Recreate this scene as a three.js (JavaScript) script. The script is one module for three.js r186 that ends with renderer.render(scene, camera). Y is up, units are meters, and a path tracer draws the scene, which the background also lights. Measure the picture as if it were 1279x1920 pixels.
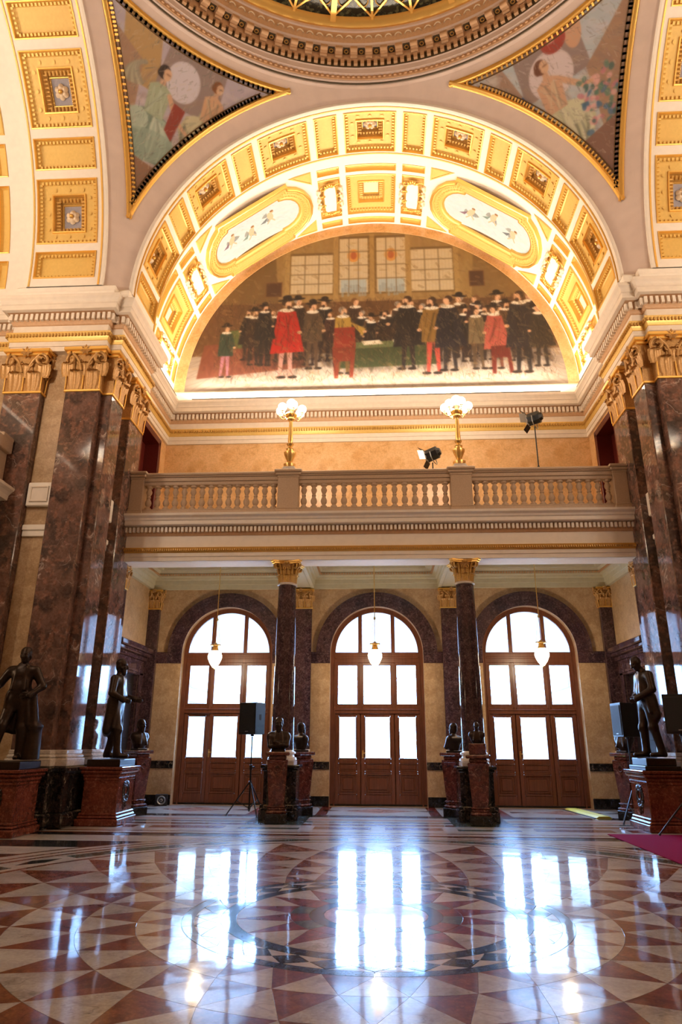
import * as THREE from 'three';
import { mergeGeometries, toCreasedNormals } from 'three/addons/utils/BufferGeometryUtils.js';
import { RectAreaLightUniformsLib } from 'three/addons/lights/RectAreaLightUniformsLib.js';

// ---------------------------------------------------------------- camera, sky, lights, exposure
const scene = new THREE.Scene();
const renderer = new THREE.WebGLRenderer({ antialias: true });
renderer.toneMapping = THREE.LinearToneMapping;
renderer.toneMappingExposure = 1.0;
renderer.shadowMap.enabled = true;
RectAreaLightUniformsLib.init();
const camera = new THREE.PerspectiveCamera(74.17, 1279 / 1920, 0.1, 200);
{
  const y = 3.206 * Math.PI / 180, p = 18.818 * Math.PI / 180, r = 0.297 * Math.PI / 180, V = THREE.Vector3;
  const fw = new V(-Math.sin(y) * Math.cos(p), Math.sin(p), -Math.cos(y) * Math.cos(p));
  const rt = new V(Math.cos(y), 0, -Math.sin(y)), up = new V().crossVectors(rt, fw);
  const r2 = rt.clone().multiplyScalar(Math.cos(r)).addScaledVector(up, Math.sin(r));
  const u2 = up.clone().multiplyScalar(Math.cos(r)).addScaledVector(rt, -Math.sin(r));
  camera.quaternion.setFromRotationMatrix(new THREE.Matrix4().makeBasis(r2, u2, fw.clone().negate()));
  camera.position.set(0.064, 1.7, 20.669);
  scene.add(camera);
  camera.updateMatrixWorld(true);
}
// bright overcast daylight outside the three glazed doors
scene.background = new THREE.Color().setRGB(10.5, 20.0, 38.0);
const WARM = new THREE.Color().setRGB(1.0, 0.81, 0.62);      // the lamps of the hall
const COVE = new THREE.Color().setRGB(1.0, 0.85, 0.68);
const PEND = new THREE.Color().setRGB(1.0, 0.74, 0.46);
const LIGHT = { candelabra: 25, side: 40, pendant: 8, cornice: 250, arm: 150 };
function pointLight(x, y, z, cd, color, size = 6) {
  const l = new THREE.PointLight(color, cd); l.position.set(x, y, z); l.castShadow = true; l.shadow.radius = size; scene.add(l); return l;
}
function stripLight(x, y, z, w, h, nits, tx, ty, tz) {
  const l = new THREE.RectAreaLight(COVE, nits, w, h); l.position.set(x, y, z); l.lookAt(tx, ty, tz); scene.add(l); return l;
}

// ---------------------------------------------------------------- small helpers
const unindex = THREE.BufferGeometry.prototype.toNonIndexed;
THREE.BufferGeometry.prototype.toNonIndexed = function () { return this.index ? unindex.call(this) : this; };
let seed = 7;
const rnd = () => { seed = (seed * 1664525 + 1013904223) >>> 0; return seed / 4294967296; };
const rr = (a, b) => a + (b - a) * rnd();
const PI = Math.PI, sin = Math.sin, cos = Math.cos, lerp = (a, b, t) => a + (b - a) * t, clamp = (x, a, b) => Math.min(b, Math.max(a, x));
const used = new Map();
function numbered(name) { const n = used.get(name) ?? 0; used.set(name, n + 1); return n ? name + '_' + String(n).padStart(3, '0') : name; }
function lit(o) { o.castShadow = true; o.receiveShadow = true; return o; }
function mesh(name, geo, m, parent) { const o = lit(new THREE.Mesh(geo, m)); o.name = name; parent.add(o); return o; }
function tag(o, label, category, group, kind) { o.userData.label = label; o.userData.category = category; if (group) o.userData.group = group; if (kind) o.userData.kind = kind; return o; }
function thing(name, label, category, pos = [0, 0, 0], turn = 0, group) {
  const o = new THREE.Group(); o.name = numbered(name); o.position.set(...pos); o.rotation.y = turn; scene.add(o); return tag(o, label, category, group);
}
function struct(name, label, category, pos = [0, 0, 0]) { const o = thing(name, label, category, pos); o.userData.kind = 'structure'; return o; }
function structMesh(name, geo, m, label, category) { const o = mesh(numbered(name), geo, m, scene); return tag(o, label, category, null, 'structure'); }
function stuff(o) { o.userData.kind = 'stuff'; return o; }

// geometry from raw triangles (arrays of xyz)
function raw(pos, uv) {
  const g = new THREE.BufferGeometry();
  g.setAttribute('position', new THREE.Float32BufferAttribute(pos, 3));
  if (uv) g.setAttribute('uv', new THREE.Float32BufferAttribute(uv, 2));
  g.computeVertexNormals();
  return g;
}
// uv in metres, taken from the two axes across each triangle's main direction
function metres(g) {
  if (g.index) g = g.toNonIndexed();
  const p = g.attributes.position, uv = new Float32Array(p.count * 2), a = new THREE.Vector3(), b = new THREE.Vector3(), c = new THREE.Vector3();
  for (let i = 0; i < p.count; i += 3) {
    a.fromBufferAttribute(p, i); b.fromBufferAttribute(p, i + 1).sub(a); c.fromBufferAttribute(p, i + 2).sub(a); b.cross(c);
    const x = Math.abs(b.x), y = Math.abs(b.y), z = Math.abs(b.z);
    for (let k = 0; k < 3; k++) {
      const px = p.getX(i + k), py = p.getY(i + k), pz = p.getZ(i + k);
      if (x >= y && x >= z) { uv[(i + k) * 2] = pz; uv[(i + k) * 2 + 1] = py; }
      else if (y >= z) { uv[(i + k) * 2] = px; uv[(i + k) * 2 + 1] = pz; }
      else { uv[(i + k) * 2] = px; uv[(i + k) * 2 + 1] = py; }
    }
  }
  g.setAttribute('uv', new THREE.Float32BufferAttribute(uv, 2));
  return g;
}
function flat(g) { g = g.index ? g.toNonIndexed() : g; g.computeVertexNormals(); return g; }
function crease(g, angle = 0.7) { return toCreasedNormals(g, angle); }
function merge(list) {
  const a = list.filter(Boolean).map((g) => { g = g.index ? g.toNonIndexed() : g; for (const k of Object.keys(g.attributes)) if (!['position', 'normal', 'uv'].includes(k)) g.deleteAttribute(k); if (!g.attributes.uv) metresInto(g); if (!g.attributes.normal) g.computeVertexNormals(); return g; });
  return a.length === 1 ? a[0] : mergeGeometries(a, false);
}
function metresInto(g) { const h = metres(g); g.setAttribute('uv', h.attributes.uv); }
function box(x0, x1, y0, y1, z0, z1) { return metres(new THREE.BoxGeometry(x1 - x0, y1 - y0, z1 - z0).translate((x0 + x1) / 2, (y0 + y1) / 2, (z0 + z1) / 2)); }
// box with chamfered edges
function cbox(x0, x1, y0, y1, z0, z1, c = 0.01) {
  const v = [], X = [x0, x1], Y = [y0, y1], Z = [z0, z1], quad = (a, b, d, e) => v.push(...a, ...b, ...d, ...a, ...d, ...e), tri = (a, b, d) => v.push(...a, ...b, ...d);
  const P = (ix, iy, iz, ax) => [X[ix] + (ax === 0 ? 0 : (ix ? -c : c)), Y[iy] + (ax === 1 ? 0 : (iy ? -c : c)), Z[iz] + (ax === 2 ? 0 : (iz ? -c : c))];
  for (const s of [0, 1]) {
    const o = (a, b, d, e) => (s ? quad(a, b, d, e) : quad(e, d, b, a));
    o(P(s, 0, 0, 0), P(s, 1, 0, 0), P(s, 1, 1, 0), P(s, 0, 1, 0));
    o(P(0, s, 0, 1), P(0, s, 1, 1), P(1, s, 1, 1), P(1, s, 0, 1));
    o(P(0, 0, s, 2), P(1, 0, s, 2), P(1, 1, s, 2), P(0, 1, s, 2));
  }
  for (const a of [0, 1]) for (const b of [0, 1]) {
    const f = (a ^ b) ? 1 : 0, q = (m, n, k, l) => (f ? quad(m, n, k, l) : quad(l, k, n, m));
    q(P(0, a, b, 1), P(1, a, b, 1), P(1, a, b, 2), P(0, a, b, 2));
    q(P(a, 0, b, 2), P(a, 1, b, 2), P(a, 1, b, 0), P(a, 0, b, 0));
    q(P(a, b, 0, 0), P(a, b, 1, 0), P(a, b, 1, 1), P(a, b, 0, 1));
    for (const e of [0, 1]) ((a ^ b ^ e) ? tri : (m, n, k) => tri(k, n, m))(P(a, b, e, 0), P(a, b, e, 1), P(a, b, e, 2));
  }
  return metres(raw(v));
}
function lathe(pts, seg = 24, smooth = 0.6) { const g = new THREE.LatheGeometry(pts.map(([r, y]) => new THREE.Vector2(Math.max(r, 0.0001), y)), seg); return crease(g, smooth); }
function tube(pts, r, seg = 6, n = 24, closed = false) { return new THREE.TubeGeometry(new THREE.CatmullRomCurve3(pts.map((p) => new THREE.Vector3(...p)), closed, 'centripetal'), n, r, seg, closed).toNonIndexed(); }
function rod(a, b, r0, r1 = r0, seg = 8) {
  const A = new THREE.Vector3(...a), B = new THREE.Vector3(...b), d = B.clone().sub(A), g = new THREE.CylinderGeometry(r1, r0, d.length(), seg).toNonIndexed();
  g.applyQuaternion(new THREE.Quaternion().setFromUnitVectors(new THREE.Vector3(0, 1, 0), d.clone().normalize())); return g.translate(...A.add(B).multiplyScalar(0.5).toArray());
}
const ball = (r, x = 0, y = 0, z = 0, a = 12, b = 8) => new THREE.SphereGeometry(r, a, b).toNonIndexed().translate(x, y, z);
const at = (g, x, y, z, ry = 0, rx = 0, rz = 0, s = 1) => { const h = g.clone(); if (s !== 1) h.scale(s, s, s); if (rx) h.rotateX(rx); if (rz) h.rotateZ(rz); if (ry) h.rotateY(ry); return h.translate(x, y, z); };

// a moulding: profile [[out, y], ...] swept along a plan path [[x, z], ...] with mitred corners; it grows to the right of the path's direction (side 1) or left (-1)
function mitres(path, side, closed) {
  const n = path.length, dir = [];
  for (let i = 0; i < n - (closed ? 0 : 1); i++) { const a = path[i], b = path[(i + 1) % n], l = Math.hypot(b[0] - a[0], b[1] - a[1]) || 1; dir.push([(b[0] - a[0]) / l, (b[1] - a[1]) / l]); }
  return path.map((_, i) => {
    const d0 = dir[i - 1] ?? (closed ? dir[n - 1] : dir[0]), d1 = dir[i] ?? dir[dir.length - 1];
    const a = [-d0[1] * side, d0[0] * side], b = [-d1[1] * side, d1[0] * side], k = 1 + a[0] * b[0] + a[1] * b[1];
    return [(a[0] + b[0]) / k, (a[1] + b[1]) / k];
  });
}
function sweep(path, prof, { side = 1, closed = false, caps = true } = {}) {
  const m = mitres(path, side, closed), v = [], uv = [], n = path.length, at3 = (i, k) => [path[i][0] + m[i][0] * prof[k][0], prof[k][1], path[i][1] + m[i][1] * prof[k][0]];
  let u = 0;
  for (let i = 0; i < n - (closed ? 0 : 1); i++) {
    const j = (i + 1) % n, L = Math.hypot(path[j][0] - path[i][0], path[j][1] - path[i][1]); let w = 0;
    for (let k = 0; k + 1 < prof.length; k++) {
      const h = Math.hypot(prof[k + 1][0] - prof[k][0], prof[k + 1][1] - prof[k][1]), a = at3(i, k), b = at3(j, k), c = at3(j, k + 1), d = at3(i, k + 1);
      v.push(...a, ...b, ...c, ...a, ...c, ...d); uv.push(u, w, u + L, w, u + L, w + h, u, w, u + L, w + h, u, w + h); w += h;
    }
    u += L;
  }
  if (caps && !closed) {
    const tris = THREE.ShapeUtils.triangulateShape(prof.map((p) => new THREE.Vector2(p[0], p[1])), []);
    for (const i of [0, n - 1]) for (const t of tris) for (const k of t) { v.push(...at3(i, k)); uv.push(prof[k][0], prof[k][1]); }
  }
  return raw(v, uv);
}
// blocks set along a path at the offset d0..d1 and height y0..y1
function blocks(path, d0, d1, y0, y1, w, pitch, { side = 1, closed = false, round = false } = {}) {
  const m = mitres(path, side, closed), n = path.length, out = [];
  for (let i = 0; i < n - (closed ? 0 : 1); i++) {
    const j = (i + 1) % n, dm = (d0 + d1) / 2, A = [path[i][0] + m[i][0] * dm, path[i][1] + m[i][1] * dm], B = [path[j][0] + m[j][0] * dm, path[j][1] + m[j][1] * dm];
    const L = Math.hypot(B[0] - A[0], B[1] - A[1]), N = Math.max(1, Math.round(L / pitch)), ang = Math.atan2(B[1] - A[1], B[0] - A[0]);
    for (let k = 0; k < N; k++) {
      const t = (k + 0.5) / N, g = round ? new THREE.CylinderGeometry(w / 2, w / 2 * 0.75, y1 - y0, 6).toNonIndexed() : new THREE.BoxGeometry(w, y1 - y0, Math.abs(d1 - d0)).toNonIndexed();
      g.rotateY(-ang); g.translate(lerp(A[0], B[0], t), (y0 + y1) / 2, lerp(A[1], B[1], t)); out.push(g);
    }
  }
  return merge(out);
}
// ---------------------------------------------------------------- procedural materials
const hash = (x, y, s) => { let h = (x * 374761393 + y * 668265263 + s * 2147483647) | 0; h = Math.imul(h ^ (h >>> 13), 1274126177); return ((h ^ (h >>> 16)) >>> 0) / 4294967296; };
function vnoise(x, y, per, s) {
  const xi = Math.floor(x), yi = Math.floor(y), fx = x - xi, fy = y - yi, u = fx * fx * (3 - 2 * fx), v = fy * fy * (3 - 2 * fy), w = (a) => ((a % per) + per) % per;
  return lerp(lerp(hash(w(xi), w(yi), s), hash(w(xi + 1), w(yi), s), u), lerp(hash(w(xi), w(yi + 1), s), hash(w(xi + 1), w(yi + 1), s), u), v);
}
function fbm(x, y, per, s, oct = 4) { let a = 0.5, t = 0, n = 0; for (let o = 0; o < oct; o++) { t += a * vnoise(x, y, per, s + o * 17); n += a; x *= 2; y *= 2; per *= 2; a *= 0.5; } return t / n; }
const veins = (x, y, per, s, sharp) => { const n = fbm(x, y, per, s, 4); return Math.pow(1 - Math.min(1, Math.abs(n - 0.5) * 5), sharp); };
const hex = (h) => [(h >> 16 & 255) / 255, (h >> 8 & 255) / 255, (h & 255) / 255];
const mix3 = (a, b, t) => [lerp(a[0], b[0], t), lerp(a[1], b[1], t), lerp(a[2], b[2], t)];
function tex(size, fn, wide, srgb = true) {
  const d = new Uint8Array(size * size * 4);
  for (let j = 0; j < size; j++) for (let i = 0; i < size; i++) { const c = fn(i / size, j / size), k = (j * size + i) * 4; d[k] = clamp(c[0], 0, 1) * 255; d[k + 1] = clamp(c[1], 0, 1) * 255; d[k + 2] = clamp(c[2], 0, 1) * 255; d[k + 3] = 255; }
  const t = new THREE.DataTexture(d, size, size); t.wrapS = t.wrapT = THREE.RepeatWrapping; t.magFilter = THREE.LinearFilter; t.minFilter = THREE.LinearMipmapLinearFilter; t.generateMipmaps = true;
  if (srgb) t.colorSpace = THREE.SRGBColorSpace;
  t.repeat.set(1 / wide, 1 / wide); t.needsUpdate = true; return t;
}
function std(name, o) { const m = new THREE.MeshPhysicalMaterial({ side: THREE.DoubleSide, ...o }); m.name = name; return m; }
const S = (u, k) => u * k;
// marbles: [base colours], veins
function marble(base, dark, light, vein, { wide = 2, s = 1, k = 4, veinAmt = 0.6, sharp = 5, spot = 0.5, size = 512, stretch = 1 } = {}) {
  const B = hex(base), D = hex(dark), L = hex(light), V = hex(vein);
  return tex(size, (u, v) => {
    const wx = fbm(u * k, v * k, k, s + 3, 4), wy = fbm(u * k, v * k, k, s + 9, 4);
    const n = fbm(u * k + wx * 2, v * k * stretch + wy * 2, k, s, 5), q = fbm(u * k * 4, v * k * 4, k * 4, s + 31, 3), f = fbm(u * 64, v * 64, 64, s + 77, 2);
    let c = mix3(D, B, clamp(n * 2.2 - 0.5, 0, 1)); c = mix3(c, L, clamp((q - 0.52) * 5, 0, 1) * spot);
    const w = veins(u * k + wx * 1.2, v * k * stretch + wy * 1.2, k, s + 50, sharp) * clamp((fbm(u * k, v * k, k, s + 60, 2) - 0.42) * 5, 0, 1);
    const w2 = veins(u * k * 3 + wy * 2, v * k * 3 + wx * 2, k * 3, s + 90, sharp * 1.6) * clamp((q - 0.4) * 4, 0, 1);
    c = mix3(c, V, Math.min(1, w * veinAmt + w2 * veinAmt * 0.55));
    const e = (f - 0.5) * 0.10; return [c[0] + e, c[1] + e, c[2] + e];
  }, wide);
}
const flatNoise = (base, amt, wide, k = 16, s = 5) => { const B = hex(base); return tex(256, (u, v) => { const e = (fbm(u * k, v * k, k, s, 4) - 0.5) * amt; return [B[0] + e, B[1] + e * 0.95, B[2] + e * 0.85]; }, wide); };
const wave = tex(512, (u, v) => { const n = fbm(u * 8, v * 8, 8, 3, 3); return [n, n, n]; }, 3.2, false);
const grain = tex(256, (u, v) => { const n = fbm(u * 32, v * 32, 32, 8, 3); return [n, n, n]; }, 0.5, false);

const MT = {
  cream: std('cream_plaster', { map: flatNoise(0xe6d9c9, 0.05, 1.5), roughness: 0.55 }),
  white: std('white_plaster', { map: flatNoise(0xefe6da, 0.04, 1.5, 16, 9), roughness: 0.5 }),
  mauve: std('rose_grey_plaster', { map: flatNoise(0xd9c6bd, 0.05, 2, 8, 12), roughness: 0.6 }),
  sage: std('sage_grey_plaster', { map: flatNoise(0xc4bda4, 0.05, 1.5, 16, 14), roughness: 0.55 }),
  gold: std('gilding', { color: new THREE.Color().setRGB(0.90, 0.56, 0.15), metalness: 0.75, roughness: 0.34 }),
  goldDim: std('old_gilding', { map: flatNoise(0xc59a52, 0.18, 0.25, 16, 21), metalness: 0.35, roughness: 0.42 }),
  ochre: std('ochre_gilt_paint', { map: flatNoise(0xe2bd6c, 0.05, 0.8, 16, 23), roughness: 0.45, metalness: 0.12 }),
  ochreDark: std('gilt_carving', { map: flatNoise(0xe2bd6c, 0.08, 0.3, 16, 25), roughness: 0.42, metalness: 0.3 }),
  panelBlue: std('blue_grey_paint', { map: flatNoise(0x9c97a0, 0.08, 0.5, 16, 27), roughness: 0.6 }),
  rosette: std('rosette_stucco', { map: flatNoise(0xe9d5b8, 0.06, 0.3, 16, 29), roughness: 0.5 }),
  capital: std('bronzed_capital', { map: flatNoise(0xbf935a, 0.16, 0.35, 16, 31), metalness: 0.22, roughness: 0.42 }),
  redMarble: std('red_brown_marble', { map: marble(0x70544b, 0x3a302e, 0x946655, 0xd0c0b4, { wide: 2.6, s: 11, k: 6, veinAmt: 0.75, sharp: 16, spot: 0.6, size: 1024 }), roughness: 0.06 }),
  purpleMarble: std('purple_brown_marble', { map: marble(0x493338, 0x2e2229, 0x634a4c, 0xa08a88, { wide: 1.4, s: 22, k: 10, veinAmt: 0.4, sharp: 12, spot: 0.6 }), roughness: 0.06 }),
  darkMarble: std('dark_green_black_marble', { map: marble(0x2a2526, 0x121214, 0x493c36, 0xb4a693, { wide: 1.3, s: 33, k: 6, veinAmt: 0.7, sharp: 8, spot: 0.6 }), roughness: 0.06 }),
  blackStone: std('black_stone', { map: marble(0x1c1a1d, 0x0d0d10, 0x2c2a2c, 0x5a5652, { wide: 1, s: 35, k: 6, veinAmt: 0.3 }), roughness: 0.18 }),
  yellowMarble: std('yellow_stucco_marble', { map: marble(0xbb9c78, 0xa68764, 0xc8ab88, 0xd2ba9a, { wide: 1.6, s: 44, k: 8, veinAmt: 0.25, sharp: 4, spot: 0.4 }), roughness: 0.3 }),
  orangeMarble: std('honey_stucco_marble', { map: marble(0xe0b684, 0xd2a26a, 0xe6c190, 0xbd8c54, { wide: 2.2, s: 55, k: 5, veinAmt: 0.45, sharp: 3, spot: 0.3, stretch: 1 }), roughness: 0.32 }),
  whiteMarble: std('pale_marble_base', { map: marble(0xe0d6cc, 0xc9beb4, 0xeae2da, 0xa99e98, { wide: 1.2, s: 66, k: 4, veinAmt: 0.3 }), roughness: 0.2 }),
  redGranite: std('red_granite', { map: marble(0x74382a, 0x54281e, 0x8a4c38, 0xb07c62, { wide: 0.9, s: 77, k: 6, veinAmt: 0.5, sharp: 10, spot: 0.6 }), roughness: 0.14, clearcoat: 0.3 }),
  hermMarble: std('brown_red_marble', { map: marble(0x5c2c26, 0x3a1b1a, 0x7a4438, 0xd3a98c, { wide: 0.8, s: 88, k: 5, veinAmt: 0.7, sharp: 10 }), roughness: 0.14, clearcoat: 0.3 }),
  stone: std('balustrade_stone', { map: flatNoise(0xbda58d, 0.07, 0.7, 32, 41), roughness: 0.5 }),
  wood: std('reddish_oak', { map: tex(512, (u, v) => { const g = fbm(u * 48, v * 3, 48, 4, 3), n = fbm(u * 6, v * 4, 6, 6, 3), c = mix3(hex(0x57301f), hex(0x7f4a31), clamp(g * 0.8 + n * 0.5 - 0.15, 0, 1)); return c; }, 0.9), roughness: 0.32 }),
  blackWood: std('black_stained_wood', { map: flatNoise(0x1d1613, 0.04, 0.5, 24, 49), roughness: 0.4 }),
  redWood: std('dark_red_wood', { map: flatNoise(0x5a1c18, 0.08, 0.5, 24, 47), roughness: 0.35 }),
  bronze: std('dark_bronze', { map: flatNoise(0x2f2017, 0.08, 0.35, 12, 51), metalness: 0.55, roughness: 0.36 }),
  black: std('black_plastic', { color: 0x111316, roughness: 0.36 }),
  grille: std('black_speaker_grille', { color: 0x17191c, roughness: 0.65, bumpMap: grain, bumpScale: 0.002 }),
  darkVoid: std('passage_plaster', { map: flatNoise(0xb5a58e, 0.05, 1.5, 16, 71), roughness: 0.8 }),
  steel: std('grey_steel', { color: 0x9b9b9b, metalness: 0.8, roughness: 0.35 }),
  brass: std('polished_brass', { color: new THREE.Color().setRGB(0.92, 0.62, 0.22), metalness: 0.9, roughness: 0.25 }),
  glass: std('window_glass', { color: 0xffffff, transmission: 1, thickness: 0, roughness: 0.0, ior: 1.5 }),
  blind: std('white_roller_blind', { color: 0xe9edf0, transmission: 0.26, thickness: 0, roughness: 1 }),
  globe: std('lit_opal_glass', { color: 0xfff3e0, emissive: new THREE.Color().setRGB(1, 0.86, 0.66), emissiveIntensity: 5, roughness: 0.3 }),
  globePend: std('lit_opal_pendant_glass', { color: 0xfff3e0, emissive: new THREE.Color().setRGB(1, 0.84, 0.62), emissiveIntensity: 11, roughness: 0.3 }),
  strip: std('lit_cornice_strip', { color: 0xffffff, emissive: new THREE.Color().setRGB(1, 0.7, 0.4), emissiveIntensity: 3, roughness: 0.5 }),
  carpet: std('magenta_carpet', { map: flatNoise(0x7c0f40, 0.08, 0.15, 32, 61), roughness: 1, specularIntensity: 0.1, bumpMap: grain, bumpScale: 0.004 }),
  ramp: std('yellow_cable_cover', { color: 0xc8b637, roughness: 0.6 }),
  outsideWall: std('pale_facade', { map: flatNoise(0xcfccc4, 0.06, 2, 16, 63), roughness: 0.9 }),
  outsideDark: std('facade_window', { color: 0xb4b2ac, roughness: 0.6 }),
  outsideGround: std('terrace_paving', { map: flatNoise(0x9a9894, 0.08, 1.4, 16, 65), roughness: 0.9 }),
  laylight: std('dark_leaded_glass', { map: tex(256, (u, v) => mix3(hex(0x10140f), hex(0x4a4a34), clamp((fbm(u * 12, v * 12, 12, 5, 3) - 0.42) * 4, 0, 1)), 0.9), roughness: 0.2 }),
  frameBrown: std('brown_frame_ground', { color: 0x5d4322, roughness: 0.5, metalness: 0.2 }),
  frieze: std('painted_buff', { map: flatNoise(0xcaa37e, 0.06, 0.6, 16, 67), roughness: 0.6 }),
  friezeDark: std('dark_olive_paint', { map: flatNoise(0x4d4330, 0.06, 0.4, 16, 69), roughness: 0.5 }),
};
// polished floor stones; the slight unevenness of the polish is one bump for all
const floorStone = (name, map) => std(name, { map, roughness: 0.06, bumpMap: wave, bumpScale: 0.0022, clearcoat: 0.3, clearcoatRoughness: 0.3 });
const FL = {
  white: floorStone('white_floor_marble', marble(0xc4bcb3, 0xaaa198, 0xcfc7bf, 0x7d7671, { wide: 1.5, s: 101, k: 4, veinAmt: 0.55, sharp: 6, spot: 0.3, stretch: 3 })),
  white2: floorStone('grey_veined_floor_marble', marble(0xbab1a7, 0x9f958c, 0xc7beb5, 0x726b65, { wide: 1.1, s: 103, k: 4, veinAmt: 0.7, sharp: 5, spot: 0.3, stretch: 2 })),
  brown: floorStone('russet_floor_marble', marble(0x7e472d, 0x5f3321, 0x925a3b, 0x4a281b, { wide: 0.9, s: 105, k: 6, veinAmt: 0.5, sharp: 5, spot: 0.5 })),
  brown2: floorStone('ochre_brown_floor_marble', marble(0x885432, 0x693f26, 0x9a6842, 0x4c2e1b, { wide: 0.8, s: 107, k: 6, veinAmt: 0.5, sharp: 4, spot: 0.5 })),
  red: floorStone('red_floor_marble', marble(0x7c3029, 0x5d221e, 0x96463a, 0xa8645a, { wide: 0.8, s: 109, k: 5, veinAmt: 0.4 })),
  black: floorStone('black_floor_marble', marble(0x262a2f, 0x15181c, 0x3c4044, 0x6b6f70, { wide: 0.8, s: 111, k: 6, veinAmt: 0.3 })),
  green: floorStone('grey_green_floor_marble', marble(0x55605a, 0x3d4743, 0x6c756c, 0x8d958a, { wide: 0.9, s: 113, k: 6, veinAmt: 0.4 })),
  pink: floorStone('pink_floor_marble', marble(0xbf8a72, 0xa27059, 0xcf9c84, 0x8e5f4c, { wide: 0.9, s: 115, k: 5, veinAmt: 0.4 })),
};
// ---------------------------------------------------------------- the shell of the hall
const DX = [-4.542, 0, 4.542], DA = 1.396, SPR = 4.28;        // the three glazed doors: centres, half width, springing
const ZC = 13.2;                                              // the centre of the domed square
function archPath(p, cx, a, y0, ys) { p.moveTo(cx - a, y0); p.lineTo(cx - a, ys); p.absarc(cx, ys, a, PI, 0, true); p.lineTo(cx + a, y0); p.lineTo(cx - a, y0); return p; }
function rectShape(x0, x1, y0, y1) { const s = new THREE.Shape(); s.moveTo(x0, y0); s.lineTo(x1, y0); s.lineTo(x1, y1); s.lineTo(x0, y1); s.lineTo(x0, y0); return s; }
const extr = (shape, d, z, seg = 24) => metres(flat(new THREE.ExtrudeGeometry(shape, { depth: d, bevelEnabled: false, curveSegments: seg }).translate(0, 0, z)));
// wall of the windows, below gallery / above gallery / top
{
  const w = struct('wall_back', 'window wall with yellow marble below and honey marble above the gallery', 'wall');
  const low = rectShape(-14, 14, -0.2, 6.9);
  for (const x of DX) low.holes.push(archPath(new THREE.Path(), x, DA, 0, SPR));
  mesh('lower_wall', extr(low, 0.6, -0.6, 32), MT.yellowMarble, w);
  mesh('gallery_wall', box(-14, 14, 6.9, 11.3, -0.6, 0), MT.orangeMarble, w);
  mesh('upper_wall', box(-14, 14, 11.3, 24, -0.6, 0), MT.white, w);
  const segs = [[-7.05, -5.938], [-3.146, -2.64], [-1.96, -DA], [DA, 1.96], [2.64, 3.146], [5.938, 7.05]];
  for (const [a, b] of segs) {
    mesh('dado_band', cbox(a, b, 0.98, 1.185, 0, 0.035, 0.008), MT.darkMarble, w);
    mesh('impost_band', merge([cbox(a, b, 3.96, 4.22, 0, 0.05, 0.008), cbox(a, b, 4.2, 4.29, 0, 0.085, 0.012)]), MT.purpleMarble, w);
    mesh('plinth', cbox(a, b, 0, 0.27, 0, 0.06, 0.01), MT.blackStone, w);
  }
  // marble archivolts round the doors: three stepped rings of voussoir stone
  for (const x of DX) {
    const ring = (r0, r1, d) => { const s = new THREE.Shape(); s.absarc(x, SPR, r1, 0, PI, false); s.lineTo(x - r0, SPR); s.absarc(x, SPR, r0, PI, 0, true); s.lineTo(x + r1, SPR); return extr(s, d, 0, 40); };
    const g = mesh('archivolt', merge([ring(DA, 1.56, 0.05), ring(1.56, 1.7, 0.085), ring(1.7, 1.81, 0.13)]), MT.purpleMarble, w);
    g.userData.label = 'dark purple marble arch ring';
  }
}
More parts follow.
